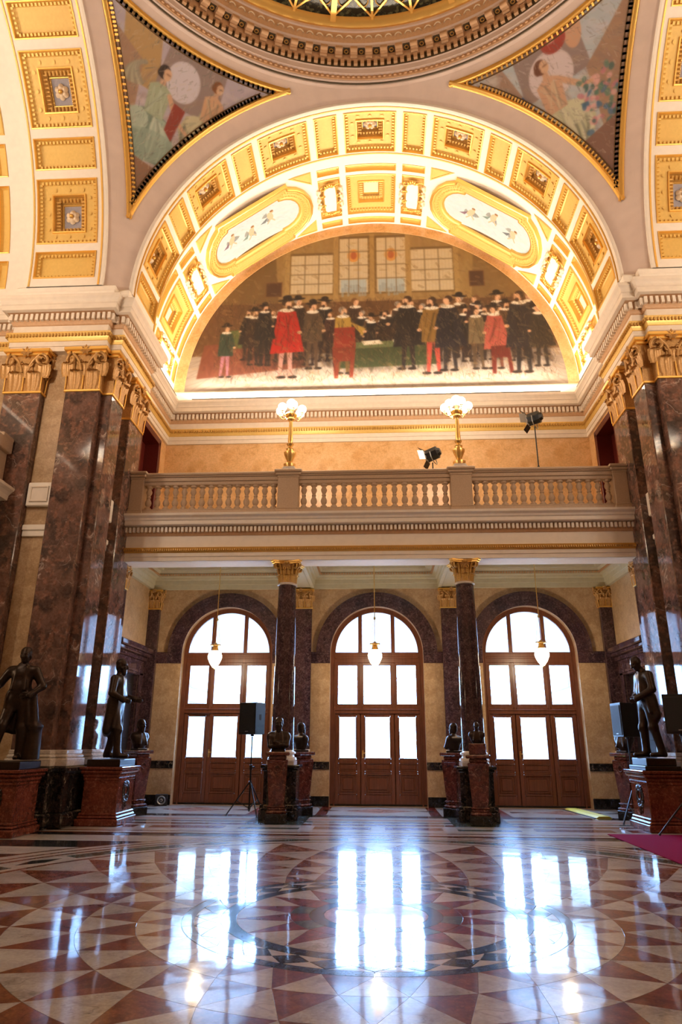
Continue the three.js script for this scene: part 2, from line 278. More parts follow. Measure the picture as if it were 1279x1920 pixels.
// ---- glazed doors
function makeDoor(n, x, ajar, label) {
  const d = struct('door_' + n, label, 'door', [x, 0, -0.3]);
  const W = MT.wood, F = 0.13, zf = [-0.1, 0.04];
  const shp = (r) => archPath(new THREE.Shape(), 0, r, 0, SPR);
  const fr = archPath(new THREE.Shape(), 0, DA, 0, SPR); fr.holes.push(archPath(new THREE.Path(), 0, DA - F, 0, SPR));
  mesh('frame', extr(fr, 0.12, -0.08, 36), W, d);
  mesh('frame_bead', (() => { const b = archPath(new THREE.Shape(), 0, DA - F + 0.03, 0, SPR); b.holes.push(archPath(new THREE.Path(), 0, DA - F - 0.015, 0, SPR)); return extr(b, 0.03, 0.03, 36); })(), W, d);
  mesh('transom', merge([cbox(-DA + F, DA - F, 4.0, 4.3, -0.07, 0.05, 0.012), cbox(-DA + F, DA - F, 4.12, 4.18, 0.05, 0.075, 0.01), cbox(-DA + F, DA - F, 4.26, 4.31, 0.05, 0.07, 0.008)]), W, d);
  mesh('threshold', cbox(-DA + 0.02, DA - 0.02, 0, 0.05, -0.12, 0.05, 0.01), MT.blackStone, d);
  const mull = [-0.5, 0.5], hw = [0.065, 0.065];
  // fanlight: two mullions, three panes behind a drawn blind
  const R = DA - F;
  for (let i = 0; i < 2; i++) mesh('fan_mullion', cbox(mull[i] - 0.06, mull[i] + 0.06, 4.3, SPR + Math.sqrt(R * R - 0.5 * 0.5) + 0.05, -0.06, 0.045, 0.012), W, d);
  const fan = (a, b, z) => { const s = new THREE.Shape(), n2 = 14; s.moveTo(a, 4.28); s.lineTo(b, 4.28); for (let i = 0; i <= n2; i++) { const q = lerp(b, a, i / n2); s.lineTo(q, SPR + Math.sqrt(Math.max(0.0001, R * R - q * q))); } s.lineTo(a, 4.28); return flat(new THREE.ShapeGeometry(s, 12).translate(0, 0, z)); };
  for (const [a, b] of [[-R + 0.005, -0.56], [-0.44, 0.44], [0.56, R - 0.005]]) {
    mesh('fan_pane', metres(fan(a, b, -0.02)), MT.glass, d);
    mesh('fan_blind', metres(fan(a, b, -0.06)), MT.blind, d);
  }
  // the fixed upper lights
  const cols = [[-R, -0.5], [-0.5, 0.5], [0.5, R]];
  for (let i = 0; i < 2; i++) mesh('mullion', merge([cbox(mull[i] - hw[i], mull[i] + hw[i], 2.62, 4.0, -0.07, 0.045, 0.014), cbox(mull[i] - 0.025, mull[i] + 0.025, 2.62, 4.0, 0.045, 0.065, 0.008)]), W, d);
  mesh('cross_rail', merge([cbox(-R, R, 2.52, 2.72, -0.09, 0.045, 0.012), cbox(-R, R, 2.615, 2.655, 0.045, 0.07, 0.008)]), W, d);
  for (const [a, b] of cols) { mesh('upper_pane', metres(box(a + 0.02, b - 0.02, 2.7, 4.02, -0.025, -0.019)), MT.glass, d); mesh('pane_sash', frameRect(a, b, 2.7, 4.02, 0.1, -0.05, 0.03), W, d); }
  // the three leaves: glazed above, panelled below
  cols.forEach(([a, b], i) => {
    const w = b - a - 0.02, leaf = new THREE.Group(); leaf.name = 'leaf'; leaf.position.set(a + 0.01, 0, -0.03); d.add(leaf);
    if (ajar && i === 0) leaf.rotation.y = 0.16;
    const st = 0.11, y0 = 0.03, y1 = 2.55;
    mesh('leaf_frame', merge([cbox(0, st, y0, y1, -0.025, 0.03), cbox(w - st, w, y0, y1, -0.025, 0.03), cbox(st, w - st, 2.45, y1, -0.025, 0.03), cbox(st, w - st, 1.14, 1.26, -0.025, 0.03), cbox(st, w - st, 0.86, 0.93, -0.025, 0.03), cbox(st, w - st, y0, 0.3, -0.025, 0.03)]), W, leaf);
    mesh('pane', box(st, w - st, 1.26, 2.45, -0.004, 0.002), MT.glass, leaf);
    mesh('glazing_bead', frameRect(st, w - st, 1.26, 2.45, 0.025, -0.02, 0.036), W, leaf);
    mesh('upper_panel', merge([box(st, w - st, 0.93, 1.14, -0.015, 0.012), frameRect(st, w - st, 0.93, 1.14, 0.02, 0, 0.036), cbox(st + 0.05, w - st - 0.05, 0.975, 1.095, 0, 0.026, 0.01)]), W, leaf);
    mesh('lower_panel', merge([box(st, w - st, 0.3, 0.86, -0.015, 0.008), frameRect(st, w - st, 0.3, 0.86, 0.03, 0, 0.044), frameRect(st + 0.075, w - st - 0.075, 0.375, 0.785, 0.025, 0, 0.03), cbox(st + 0.12, w - st - 0.12, 0.42, 0.74, 0, 0.028, 0.014)]), W, leaf);
    mesh('astragal', merge([cbox(w - 0.02, w + 0.035, y0, y1 + 0.03, -0.04, -0.026, 0.004), cbox(-0.03, 0.02, y0, y1 + 0.03, -0.04, -0.026, 0.004)]), W, leaf);
    if (i === 1) mesh('handle', merge([cbox(0.03, 0.075, 1.28, 1.5, 0.03, 0.042, 0.004), rod([0.052, 1.42, 0.04], [0.052, 1.42, 0.09], 0.01), rod([0.052, 1.42, 0.085], [0.17, 1.42, 0.085], 0.011)]), MT.brass, leaf);
  });
  return d;
}
function frameRect(x0, x1, y0, y1, t, z0, z1) { return merge([cbox(x0, x1, y1 - t, y1, z0, z1, 0.006), cbox(x0, x1, y0, y0 + t, z0, z1, 0.006), cbox(x0, x0 + t, y0 + t, y1 - t, z0, z1, 0.006), cbox(x1 - t, x1, y0 + t, y1 - t, z0, z1, 0.006)]); }
makeDoor(1, DX[0], true, 'arched oak glazed door on the left with its left leaf ajar');
makeDoor(2, DX[1], false, 'arched oak glazed door in the middle, between the two columns');
makeDoor(3, DX[2], false, 'arched oak glazed door on the right, beside the yellow cable cover');

// ---- side walls of the window bay (loggia below, gallery above), with a doorway on each level
for (const s of [-1, 1]) {
  const side = s < 0 ? 'left' : 'right', w = struct('wall_' + side, `${side} end wall of the window bay with a dark doorway on each level`, 'wall');
  const X = 7.05 * s, TH = 0.5;
  const slab = (shape) => { const g = new THREE.ExtrudeGeometry(shape, { depth: TH, bevelEnabled: false }); g.rotateY(-PI / 2); return metres(flat(g.translate(s < 0 ? X : X + TH, 0, 0))); };   // shape x becomes world z
  const lo = rectShape(0, 3.42, -0.2, 6.9); lo.holes.push(archRect(0.55, 2.25, 0, 3.56));
  const hi = rectShape(0, 3.42, 6.9, 11.3); hi.holes.push(archRect(0.72, 2.4, 7.4, 11.0));
  mesh('lower_wall', slab(lo), MT.yellowMarble, w); mesh('gallery_wall', slab(hi), MT.orangeMarble, w);
  mesh('upper_wall', box(Math.min(X, X + s * TH), Math.max(X, X + s * TH), 11.3, 14, 0, 3.42), MT.cream, w);
  const xi = (d0, d1) => (s < 0 ? [X + d0, X + d1] : [X - d1, X - d0]);
  // marble door case below
  const sur = [cbox(...xi(0, 0.07), 0, 3.62, 0.3, 0.55, 0.01), cbox(...xi(0, 0.07), 0, 3.62, 2.25, 2.5, 0.01), cbox(...xi(0, 0.07), 3.56, 3.98, 0.3, 2.5, 0.01), cbox(...xi(0.05, 0.1), 3.62, 3.7, 0.3, 2.5, 0.01)];
  mesh('door_case', merge(sur), MT.purpleMarble, w);
  mesh('door_cornice', merge([cbox(...xi(0, 0.12), 3.98, 4.1, 0.1, 2.7, 0.015), cbox(...xi(0, 0.24), 4.1, 4.2, 0.05, 2.75, 0.02), cbox(...xi(0, 0.31), 4.2, 4.36, 0.0, 2.82, 0.03)]), MT.purpleMarble, w);
  mesh('closed_door', merge([cbox(...xi(-0.16, -0.1), 0, 3.56, 0.55, 2.25, 0.01), cbox(...xi(-0.1, -0.08), 0.3, 1.5, 0.7, 1.3, 0.01), cbox(...xi(-0.1, -0.08), 1.8, 3.3, 0.7, 1.3, 0.01), cbox(...xi(-0.1, -0.08), 0.3, 1.5, 1.5, 2.1, 0.01), cbox(...xi(-0.1, -0.08), 1.8, 3.3, 1.5, 2.1, 0.01)]), MT.blackWood, w);
  mesh('door_reveal', merge([box(...xi(-0.3, 0.0), 0, 3.56, 0.55, 0.56), box(...xi(-0.3, 0.0), 0, 3.56, 2.24, 2.25), box(...xi(-0.3, 0.0), 3.55, 3.56, 0.55, 2.25)]), MT.purpleMarble, w);
  mesh('dado_band', merge([cbox(...xi(0, 0.035), 0.98, 1.185, 0, 0.3, 0.008), cbox(...xi(0, 0.035), 0.98, 1.185, 2.5, 3.05, 0.008)]), MT.darkMarble, w);
  mesh('plinth', merge([cbox(...xi(0, 0.06), 0, 0.27, 0, 0.3, 0.01), cbox(...xi(0, 0.06), 0, 0.27, 2.5, 3.05, 0.01)]), MT.blackStone, w);
  // dark red door lining above and the passages behind
  mesh('door_lining', merge([cbox(...xi(-TH, 0.05), 7.4, 11.0, 0.62, 0.8, 0.01), cbox(...xi(-TH, 0.05), 7.4, 11.0, 2.32, 2.48, 0.01), cbox(...xi(-TH, 0.05), 10.9, 11.1, 0.62, 2.48, 0.01)]), MT.redWood, w);
  mesh('door_leaf', merge([cbox(...xi(-TH + 0.02, -TH + 0.08), 7.4, 10.9, 0.8, 1.45, 0.01), cbox(...xi(-TH + 0.08, -TH + 0.1), 7.8, 9.0, 0.9, 1.35, 0.008), cbox(...xi(-TH + 0.08, -TH + 0.1), 9.3, 10.6, 0.9, 1.35, 0.008)]), MT.redWood, w);
  for (const [y0, y1] of [[-0.1, 3.9], [7.2, 11.3]]) mesh('passage', merge([box(...xi(-2.4, -2.3), y0, y1, 0.1, 3.2), box(...xi(-2.4, -TH), y0, y1, 0.1, 0.2), box(...xi(-2.4, -TH), y0, y1, 3.1, 3.2), box(...xi(-2.4, -TH), y1 - 0.1, y1, 0.1, 3.2), box(...xi(-2.4, -TH), y0, y0 + 0.1, 0.1, 3.2)]), MT.darkVoid, w);
}
function archRect(x0, x1, y0, y1) { const p = new THREE.Path(); p.moveTo(x0, y0); p.lineTo(x0, y1); p.lineTo(x1, y1); p.lineTo(x1, y0); p.lineTo(x0, y0); return p; }

// ---- outer shell: end walls of the side arms, the wall behind the camera, the roof
structMesh('wall_west', merge([box(-13.9, -13.4, -0.2, 24, -0.6, 25)]), MT.yellowMarble, 'plain yellow marble end wall far out on the left', 'wall');
structMesh('wall_east', merge([box(13.4, 13.9, -0.2, 24, -0.6, 25)]), MT.yellowMarble, 'plain yellow marble end wall far out on the right', 'wall');
structMesh('wall_rear', merge([box(-13.9, 13.9, -0.2, 24, 24.5, 25)]), MT.yellowMarble, 'plain yellow marble wall behind the viewer', 'wall');
structMesh('roof', box(-14, 14, 23.5, 24, -0.6, 25), MT.mauve, 'plain roof slab above the dome ring', 'roof');
// ---------------------------------------------------------------- inlaid marble floor
{
  const floor = struct('floor', 'polished inlaid marble floor with a round rosette of triangles', 'floor');
  mesh('bedding', box(-14, 14, -0.25, -0.006, -0.6, 25), MT.blackStone, floor);
  const tiles = [];                                            // {pts: [[x, z]...], m, name}
  const gap = 0.004, FZ = 12.6;
  const pol = (r, deg) => [r * sin(deg * PI / 180), FZ + r * cos(deg * PI / 180)];
  const add = (pts, m, name = 'tile') => tiles.push({ pts, m, name });
  const arc = (r, a0, a1, n) => Array.from({ length: n + 1 }, (_, i) => pol(r, lerp(a0, a1, i / n)));
  const pickW = () => (rnd() < 0.5 ? FL.white : FL.white2), pickB = () => (rnd() < 0.5 ? FL.brown : FL.brown2);
  // rings of triangles
  const rings = [1.99, 2.42, 2.96, 3.62, 4.44, 5.44], N = 30, st = 12;
  for (let k = 0; k < 5; k++) for (let i = 0; i < N; i++) {
    const r0 = rings[k] + gap / 2, r1 = rings[k + 1] - gap / 2, off = (k % 2) * st / 2, a = i * st + off, e0 = gap / r0 * 40, e1 = gap / r1 * 40;
    add([pol(r0, a), ...arc(r1, a - st / 2 + e1, a + st / 2 - e1, 4)], pickW(), 'white_triangle');
    add([pol(r1, a + st / 2), ...arc(r0, a + st - e0, a + e0, 4)], pickB(), 'russet_triangle');
  }
  // the two black rings with black lozenges on white between them
  for (let i = 0; i < 15; i++) { const a = i * 24; add([...arc(1.87, a + 0.1, a + 23.9, 6), ...arc(1.985, a + 23.9, a + 0.1, 6)], FL.black, 'ring_stone'); add([...arc(1.45, a + 0.1, a + 23.9, 6), ...arc(1.6, a + 23.9, a + 0.1, 6)], FL.black, 'ring_stone'); }
  for (let i = 0; i < 30; i++) {
    const a = i * 12, rm = 1.735;
    add([pol(1.606, a), pol(rm, a + 5.9), pol(1.866, a), pol(rm, a - 5.9)], FL.black, 'lozenge');
    add([...arc(1.606, a + 0.5, a + 11.5, 3), pol(rm - 0.004, a + 6)], FL.white, 'white_triangle'); add([...arc(1.866, a + 11.5, a + 0.5, 3), pol(rm + 0.004, a + 6)], FL.white, 'white_triangle');
  }
  // inner star
  for (let i = 0; i < 16; i++) {
    const a = i * 22.5;
    add([pol(0.9, a), ...arc(1.445, a - 11.0, a + 11.0, 4)], pickW(), 'star_point'); add([pol(1.445, a + 11.25), ...arc(0.9, a + 22.1, a + 0.4, 4)], FL.red, 'red_ray');
    add([...arc(0.70, a + 0.2, a + 22.3, 3), ...arc(0.895, a + 22.3, a + 0.2, 3)], i % 2 ? FL.green : FL.red, 'inner_stone');
  }
  for (let i = 0; i < 8; i++) add([...arc(0.55, i * 45 + 0.3, i * 45 + 44.7, 6), ...arc(0.695, i * 45 + 44.7, i * 45 + 0.3, 6)], FL.black, 'inner_ring_stone');
  add(arc(0.545, 0, 345, 23), FL.pink, 'centre_disc');
  // circular border bands
  const band = (r0, r1, n, f, name) => { for (let i = 0; i < n; i++) { const a = i * 360 / n; add([...arc(r0 + gap / 2, a + 0.03, a + 360 / n - 0.03, 6), ...arc(r1 - gap / 2, a + 360 / n - 0.03, a + 0.03, 6)], f(i), name); } };
  band(5.44, 5.53, 30, () => FL.brown, 'border_stone'); band(5.53, 5.66, 30, () => FL.white, 'border_stone');
  for (let i = 0; i < 12; i++) {                               // grey-green panels and black lozenges in white
    const c = i * 30 + 15, h = 9.5, q = 13.6;
    add([...arc(5.665, c - h, c + h, 6), ...arc(5.985, c + h, c - h, 6)], FL.green, 'border_panel');
    add([...arc(5.665, c + h + 0.06, c + q - 2.6, 2), ...arc(5.985, c + q - 2.6, c + h + 0.06, 2)], FL.white, 'border_stone'); add([...arc(5.665, c - q + 2.6, c - h - 0.06, 2), ...arc(5.985, c - h - 0.06, c - q + 2.6, 2)], FL.white, 'border_stone');
    const e = c + 15; add([pol(5.67, e), pol(5.825, e + 3.9), pol(5.98, e), pol(5.825, e - 3.9)], FL.black, 'lozenge');
    for (const s of [-1, 1]) { add([pol(5.665, e), pol(5.665, e + s * 4), pol(5.82, e + s * 3.95)], FL.white, 'border_stone'); add([pol(5.985, e), pol(5.985, e + s * 4), pol(5.83, e + s * 3.95)], FL.white, 'border_stone'); }
  }
  band(5.99, 6.1, 30, () => FL.white2, 'border_stone'); band(6.1, 6.19, 30, () => FL.brown, 'border_stone'); band(6.19, 6.34, 30, () => FL.white, 'border_stone'); band(6.34, 6.43, 30, () => FL.brown2, 'border_stone');
  // field between circle and square, in strips cut by the circle
  const RB = 6.435, zs = [5.9, 6.35, 6.6, 7.4, 8.2, 9.0, 9.8, 10.8, 12.0];
  for (const s of [-1, 1]) for (let i = 0; i + 1 < zs.length; i++) {
    const z0 = zs[i], z1 = zs[i + 1], xc = (z) => (Math.abs(z - FZ) < RB ? Math.sqrt(RB * RB - (z - FZ) ** 2) : 0.0), n = 6, inner = [];
    if (i === 0) continue;
    for (let k = 0; k <= n; k++) { const z = lerp(z0, z1, k / n); inner.push([s * Math.max(0.003, xc(z)), z + (k ? -0.002 : 0.002)]); }
    const outer = 7.9, seg = [0, 0.5, 0.75];
    if (xc(z1) < outer) { const off = (d) => inner.map(([x, z]) => [x + s * d, z]); add([...off(0.004), ...off(0.24).reverse()], FL.white, 'border_stone'); add([...off(0.245), ...off(0.36).reverse()], FL.brown, 'border_stone'); add([...off(0.365), [s * 9.5, z1 - 0.002], [s * 9.5, z0 + 0.002]], i % 2 ? FL.black : FL.white, 'field_stone'); }
  }
  // straight border in front of the columns: white, russet and long panels
  const rect = (x0, x1, z0, z1, m, name = 'border_stone') => add([[x0 + 0.002, z0 + 0.002], [x1 - 0.002, z0 + 0.002], [x1 - 0.002, z1 - 0.002], [x0 + 0.002, z1 - 0.002]], m, name);
  for (let i = 0; i < 9; i++) { const x0 = -9 + i * 2, x1 = x0 + 2; rect(x0, x1, 5.9, 6.12, FL.white); rect(x0, x1, 5.78, 5.9, FL.brown); rect(x0, x1, 5.58, 5.78, FL.white2); }
  for (let i = 0; i < 4; i++) for (const s of [-1, 1]) { rect(s < 0 ? -9 + i * 2.25 : i * 2.25, s < 0 ? -6.75 + i * 2.25 : 2.25 + i * 2.25, 6.12, 6.165, FL.brown); }
  const bays = [[-7.05, -2.95], [-1.65, 1.65], [2.95, 7.05]];
  for (const [a, b] of bays) {                                 // red panels between the columns
    const L = b - a, w = [0.28, 0.36, 0.22, 0.14].map((x) => x * 1), mid = (a + b) / 2;
    rect(a, a + 0.3, 4.6, 5.58, FL.white); rect(b - 0.3, b, 4.6, 5.58, FL.white);
    const n = 2, pw = (L - 0.6 - 0.3) / n;
    for (let k = 0; k < n; k++) { const x0 = a + 0.3 + k * (pw + 0.3); rect(x0, x0 + pw, 4.85, 5.3, k ? FL.red : FL.brown, 'red_panel'); rect(x0, x0 + pw, 4.6, 4.85, FL.white); rect(x0, x0 + pw, 5.3, 5.58, FL.white); }
    rect(a + 0.3 + pw, a + 0.6 + pw, 4.6, 5.58, FL.white2);
  }
  for (const s of [-1, 1]) { const x = 2.3 * s; rect(x - 0.65, x + 0.65, 4.6, 5.05, FL.white2); rect(x - 0.65, x + 0.65, 5.05, 5.35, FL.green, 'green_panel'); rect(x - 0.65, x + 0.65, 5.35, 5.58, FL.white); rect(x - 0.65, x + 0.65, 2.4, 4.6, FL.green, 'green_panel'); }
  // loggia floor
  for (const [a, b] of bays) { rect(a, b, 4.3, 4.6, FL.brown); rect(a, b, 4.05, 4.3, FL.white); rect(a, b, 3.85, 4.05, FL.green); rect(a, b, 3.6, 3.85, FL.white2); rect(a, b, 3.3, 3.6, FL.pink); rect(a, b, 2.9, 3.3, FL.white); rect(a, b, 2.4, 2.9, FL.black, 'black_strip'); }
  const lb = [[-7.05, -2.75], [-1.85, 1.85], [2.75, 7.05]];
  for (const [a, b] of lb) {
    const m = (a + b) / 2; rect(a, a + 0.28, 0, 2.4, FL.white2); rect(b - 0.28, b, 0, 2.4, FL.white2); rect(a + 0.28, a + 0.55, 0, 2.4, FL.red, 'red_strip'); rect(b - 0.55, b - 0.28, 0, 2.4, FL.red, 'red_strip');
    const x0 = a + 0.55, x1 = b - 0.55; rect(x0, x1, 0, 0.5, FL.white); rect(x0, x1, 1.9, 2.4, FL.white);
    const A = [m - 0.95, 1.2], B = [m, 0.6], C = [m + 0.95, 1.2], D = [m, 1.8];
    add([A, B, C, D], FL.pink, 'lozenge'); const q = 0.005;
    add([[A[0] - q, 1.2], [A[0] - 0.5, 1.02], [A[0] - 0.5, 1.38]], FL.black, 'black_triangle'); add([[C[0] + q, 1.2], [C[0] + 0.5, 1.02], [C[0] + 0.5, 1.38]], FL.black, 'black_triangle');
    for (const sx of [-1, 1]) for (const sz of [-1, 1]) { const ex = sx < 0 ? x0 : x1; add([[m, 1.2 + sz * 0.61], [m, 1.2 + sz * 0.695], [ex, 1.2 + sz * 0.695], [ex, 1.2 + sz * 0.2], [m + sx * 1.46, 1.2 + sz * 0.185], [m + sx * 0.96, 1.2 + sz * 0.004]], FL.white, 'white_field'); }
    for (const sx of [-1, 1]) { const ex = sx < 0 ? x0 : x1; const bx = m + sx * 1.46; if (Math.abs(ex - bx) > 0.02) rect(Math.min(ex, bx), Math.max(ex, bx), 1.0, 1.4, FL.white); }
  }
  for (const s of [-1, 1]) { const x = 2.3 * s; rect(x - 0.45, x + 0.45, 0, 2.4, FL.black, 'black_strip'); }
  // each tile a thin slab; the 300 that show largest stay single pieces
  const slab = (pts) => {
    const c = THREE.ShapeUtils.area(pts.map((p) => new THREE.Vector2(p[0], p[1]))) < 0 ? pts : [...pts].reverse(), v = [], tri = THREE.ShapeUtils.triangulateShape(c.map((p) => new THREE.Vector2(p[0], p[1])), []);
    for (const t of tri) for (const k of t) v.push(c[k][0], 0, c[k][1]);
    for (let i = 0; i < c.length; i++) { const a = c[i], b = c[(i + 1) % c.length]; v.push(a[0], 0, a[1], a[0], -0.012, a[1], b[0], -0.012, b[1], a[0], 0, a[1], b[0], -0.012, b[1], b[0], 0, b[1]); }
    return metres(raw(v));
  };
  const pv = new THREE.Vector3();
  for (const t of tiles) {
    let cx = 0, cz = 0; for (const p of t.pts) { cx += p[0] / t.pts.length; cz += p[1] / t.pts.length; }
    const area = Math.abs(THREE.ShapeUtils.area(t.pts.map((p) => new THREE.Vector2(p[0], p[1])))), d = Math.hypot(cx - camera.position.x, cz - camera.position.z);
    pv.set(cx, 0, cz).project(camera); const seen = cz < 19 && Math.abs(pv.x) < 1.15 && Math.abs(pv.y) < 1.1;
    t.rank = seen ? area / (d * d * d) : 0;
  }
  tiles.sort((a, b) => b.rank - a.rank);
  const rest = new Map();
  tiles.forEach((t, i) => { const g = slab(t.pts); if (i < 298 && t.rank > 0) mesh(t.name, g, t.m, floor); else { if (!rest.has(t.m)) rest.set(t.m, []); rest.get(t.m).push(g); } });
  const ms = [...rest.keys()], gs = ms.map((m) => merge(rest.get(m)));
  const all = mergeGeometries(gs, true), o = lit(new THREE.Mesh(all, ms)); o.name = 'smaller_tiles'; stuff(o); floor.add(o);
  // plain slabs for the rest of the square, out to the arms
  mesh('outer_paving', merge([box(-14, -9.5, -0.2, -0.001, 5.5, 24.5), box(9.5, 14, -0.2, -0.001, 5.5, 24.5), box(-9.5, 9.5, -0.2, -0.001, 19.2, 24.5), box(-9.5, -6.44, -0.2, -0.0012, 12, 19.2), box(6.44, 9.5, -0.2, -0.0012, 12, 19.2), box(-9.5, -7.05, -0.2, -0.0012, 5.2, 5.58), box(7.05, 9.5, -0.2, -0.0012, 5.2, 5.58)]), FL.white2, floor);
}
// ---------------------------------------------------------------- coffered vaults
// On a vault of radius R: s runs along the arc from the apex, t along the axis, d outward (into the vault)
const onVault = (R) => (s, t, d) => { const a = s / R; return [(R + d) * sin(a), (R + d) * cos(a), t]; };
function patch(R, s0, s1, t0, t1, d, n) {
  const P = onVault(R), v = [];
  for (let i = 0; i < n; i++) { const a = lerp(s0, s1, i / n), b = lerp(s0, s1, (i + 1) / n), p = P(a, t0, d), q = P(b, t0, d), r = P(b, t1, d), u = P(a, t1, d); v.push(...p, ...q, ...r, ...p, ...r, ...u); }
  return v;
}
// nested rectangular mouldings: prof = [[inset, depth], ...]
function nest(R, hs, ht, prof, n = 5) {
  const P = onVault(R), v = [], quad = (a, b, c, d) => v.push(...a, ...b, ...c, ...a, ...c, ...d);
  for (let k = 0; k + 1 < prof.length; k++) {
    const [i0, d0] = prof[k], [i1, d1] = prof[k + 1], A = [hs - i0, ht - i0], B = [hs - i1, ht - i1];
    for (const e of [-1, 1]) {
      for (let j = 0; j < n; j++) { const u0 = -1 + 2 * j / n, u1 = -1 + 2 * (j + 1) / n; quad(P(A[0] * u0, A[1] * e, d0), P(A[0] * u1, A[1] * e, d0), P(B[0] * u1, B[1] * e, d1), P(B[0] * u0, B[1] * e, d1)); }
      quad(P(A[0] * e, -A[1], d0), P(A[0] * e, A[1], d0), P(B[0] * e, B[1], d1), P(B[0] * e, -B[1], d1));
    }
  }
  return metres(raw(v));
}
function panelAt(R, hs, ht, inset, d, n = 4) { return metres(raw(patch(R, -hs + inset, hs - inset, -ht + inset, ht - inset, d, n))); }
// small blocks along the four sides of a rectangle
function pips(R, hs, ht, inset, d, size, pitch, high, form = 'box') {
  const P = onVault(R), out = [], put = (s, t, along) => {
    const g = form === 'rib' ? new THREE.CylinderGeometry(size, size, high, 6, 1, true, 0, PI).rotateZ(PI / 2).toNonIndexed() : form === 'stud' ? new THREE.CylinderGeometry(size * 0.5, size, high, 8).toNonIndexed() : new THREE.BoxGeometry(size, high, size * 1.3).toNonIndexed();
    if (form === 'rib') { g.rotateX(PI); if (along) { g.rotateY(PI / 2); } }
    else if (!along) g.rotateY(PI / 2);
    const a = s / R, p = P(s, t, d); g.rotateZ(-a); g.translate(...p); out.push(g);
  };
  const A = hs - inset, B = ht - inset, ns = Math.max(1, Math.round(2 * A / pitch)), nt = Math.max(1, Math.round(2 * B / pitch));
  for (const e of [-1, 1]) { for (let i = 0; i < ns; i++) put(-A + (i + 0.5) * 2 * A / ns, B * e, true); for (let i = 0; i < nt; i++) put(A * e, -B + (i + 0.5) * 2 * B / nt, false); }
  return merge(out);
}
function roseGeo(r) {                                          // six-petalled flower facing -y
  const v = [], n = 36, m = 5, f = (i, j) => { const a = i / n * 2 * PI, u = j / m, lobe = 0.80 + 0.20 * Math.abs(cos(3 * a)), q = r * u * lobe; return [q * cos(a), -(0.09 * r + 0.42 * r * sin(u * PI) * (0.7 + 0.3 * Math.abs(cos(3 * a)))), q * sin(a)]; };
  for (let i = 0; i < n; i++) for (let j = 0; j < m; j++) { const a = f(i, j), b = f(i + 1, j), c = f(i + 1, j + 1), d = f(i, j + 1); v.push(...a, ...b, ...c, ...a, ...c, ...d); }
  return crease(raw(v), 0.5);
}
// the kit of one square coffer and one narrow coffer for a vault
function cofferKit(R, hs, hr, ht, style) {
  const gold = style.gold, lip = [[0, 0.02], [0, -0.03], [0.03, -0.035], [0.045, 0.01]];
  const K = {};
  K.square = [
    ['gilt_lip', merge([nest(R, hs, ht, lip), nest(R, hs, ht, [[0.37, 0.12], [0.37, 0.075], [0.405, 0.07], [0.42, 0.13]])]), MT.gold],
    ['leaf_moulding', merge([nest(R, hs, ht, [[0.045, 0.01], [0.06, 0.05], [0.15, 0.12]]), pips(R, hs, ht, 0.095, 0.055, 0.055, 0.105, 0.05)]), MT.ochreDark],
    ['flat_frame', nest(R, hs, ht, [[0.15, 0.12], [0.37, 0.12]]), MT.ochre],
    ['studs', pips(R, hs, ht, 0.26, 0.105, 0.05, 0.42, 0.03, 'stud'), MT.ochreDark],
    ['ribbed_cove', merge([nest(R, hs, ht, [[0.42, 0.13], [0.44, 0.2], [0.56, 0.33]]), pips(R, hs, ht, 0.48, 0.23, 0.04, 0.095, 0.13, 'rib')]), style.cove],
    ['bead', nest(R, hs, ht, [[0.56, 0.33], [0.565, 0.3], [0.585, 0.3], [0.595, 0.34]]), gold],
    ['back_panel', panelAt(R, hs, ht, 0.59, 0.34), style.back],
  ];
  K.rect = [
    ['gilt_lip', nest(R, hr, ht, lip, 3), MT.gold],
    ['leaf_moulding', merge([nest(R, hr, ht, [[0.045, 0.01], [0.06, 0.06], [0.14, 0.14]], 3), pips(R, hr, ht, 0.095, 0.065, 0.05, 0.1, 0.05)]), MT.ochreDark],
    ['back_panel', panelAt(R, hr, ht, 0.138, 0.14, 3), MT.ochre],
  ];
  return K;
}
function putCoffer(parent, name, kit, s, t, R, more) {
  const g = new THREE.Group(); g.name = name; g.rotation.z = -s / R; g.position.z = t; parent.add(g);
  for (const [n, geo, m] of kit) mesh(n, geo, m, g);
  if (more) more(g);
  return g;
}
const rose = roseGeo(0.2), roseEye = ball(0.055, 0, -0.115, 0, 8, 6);
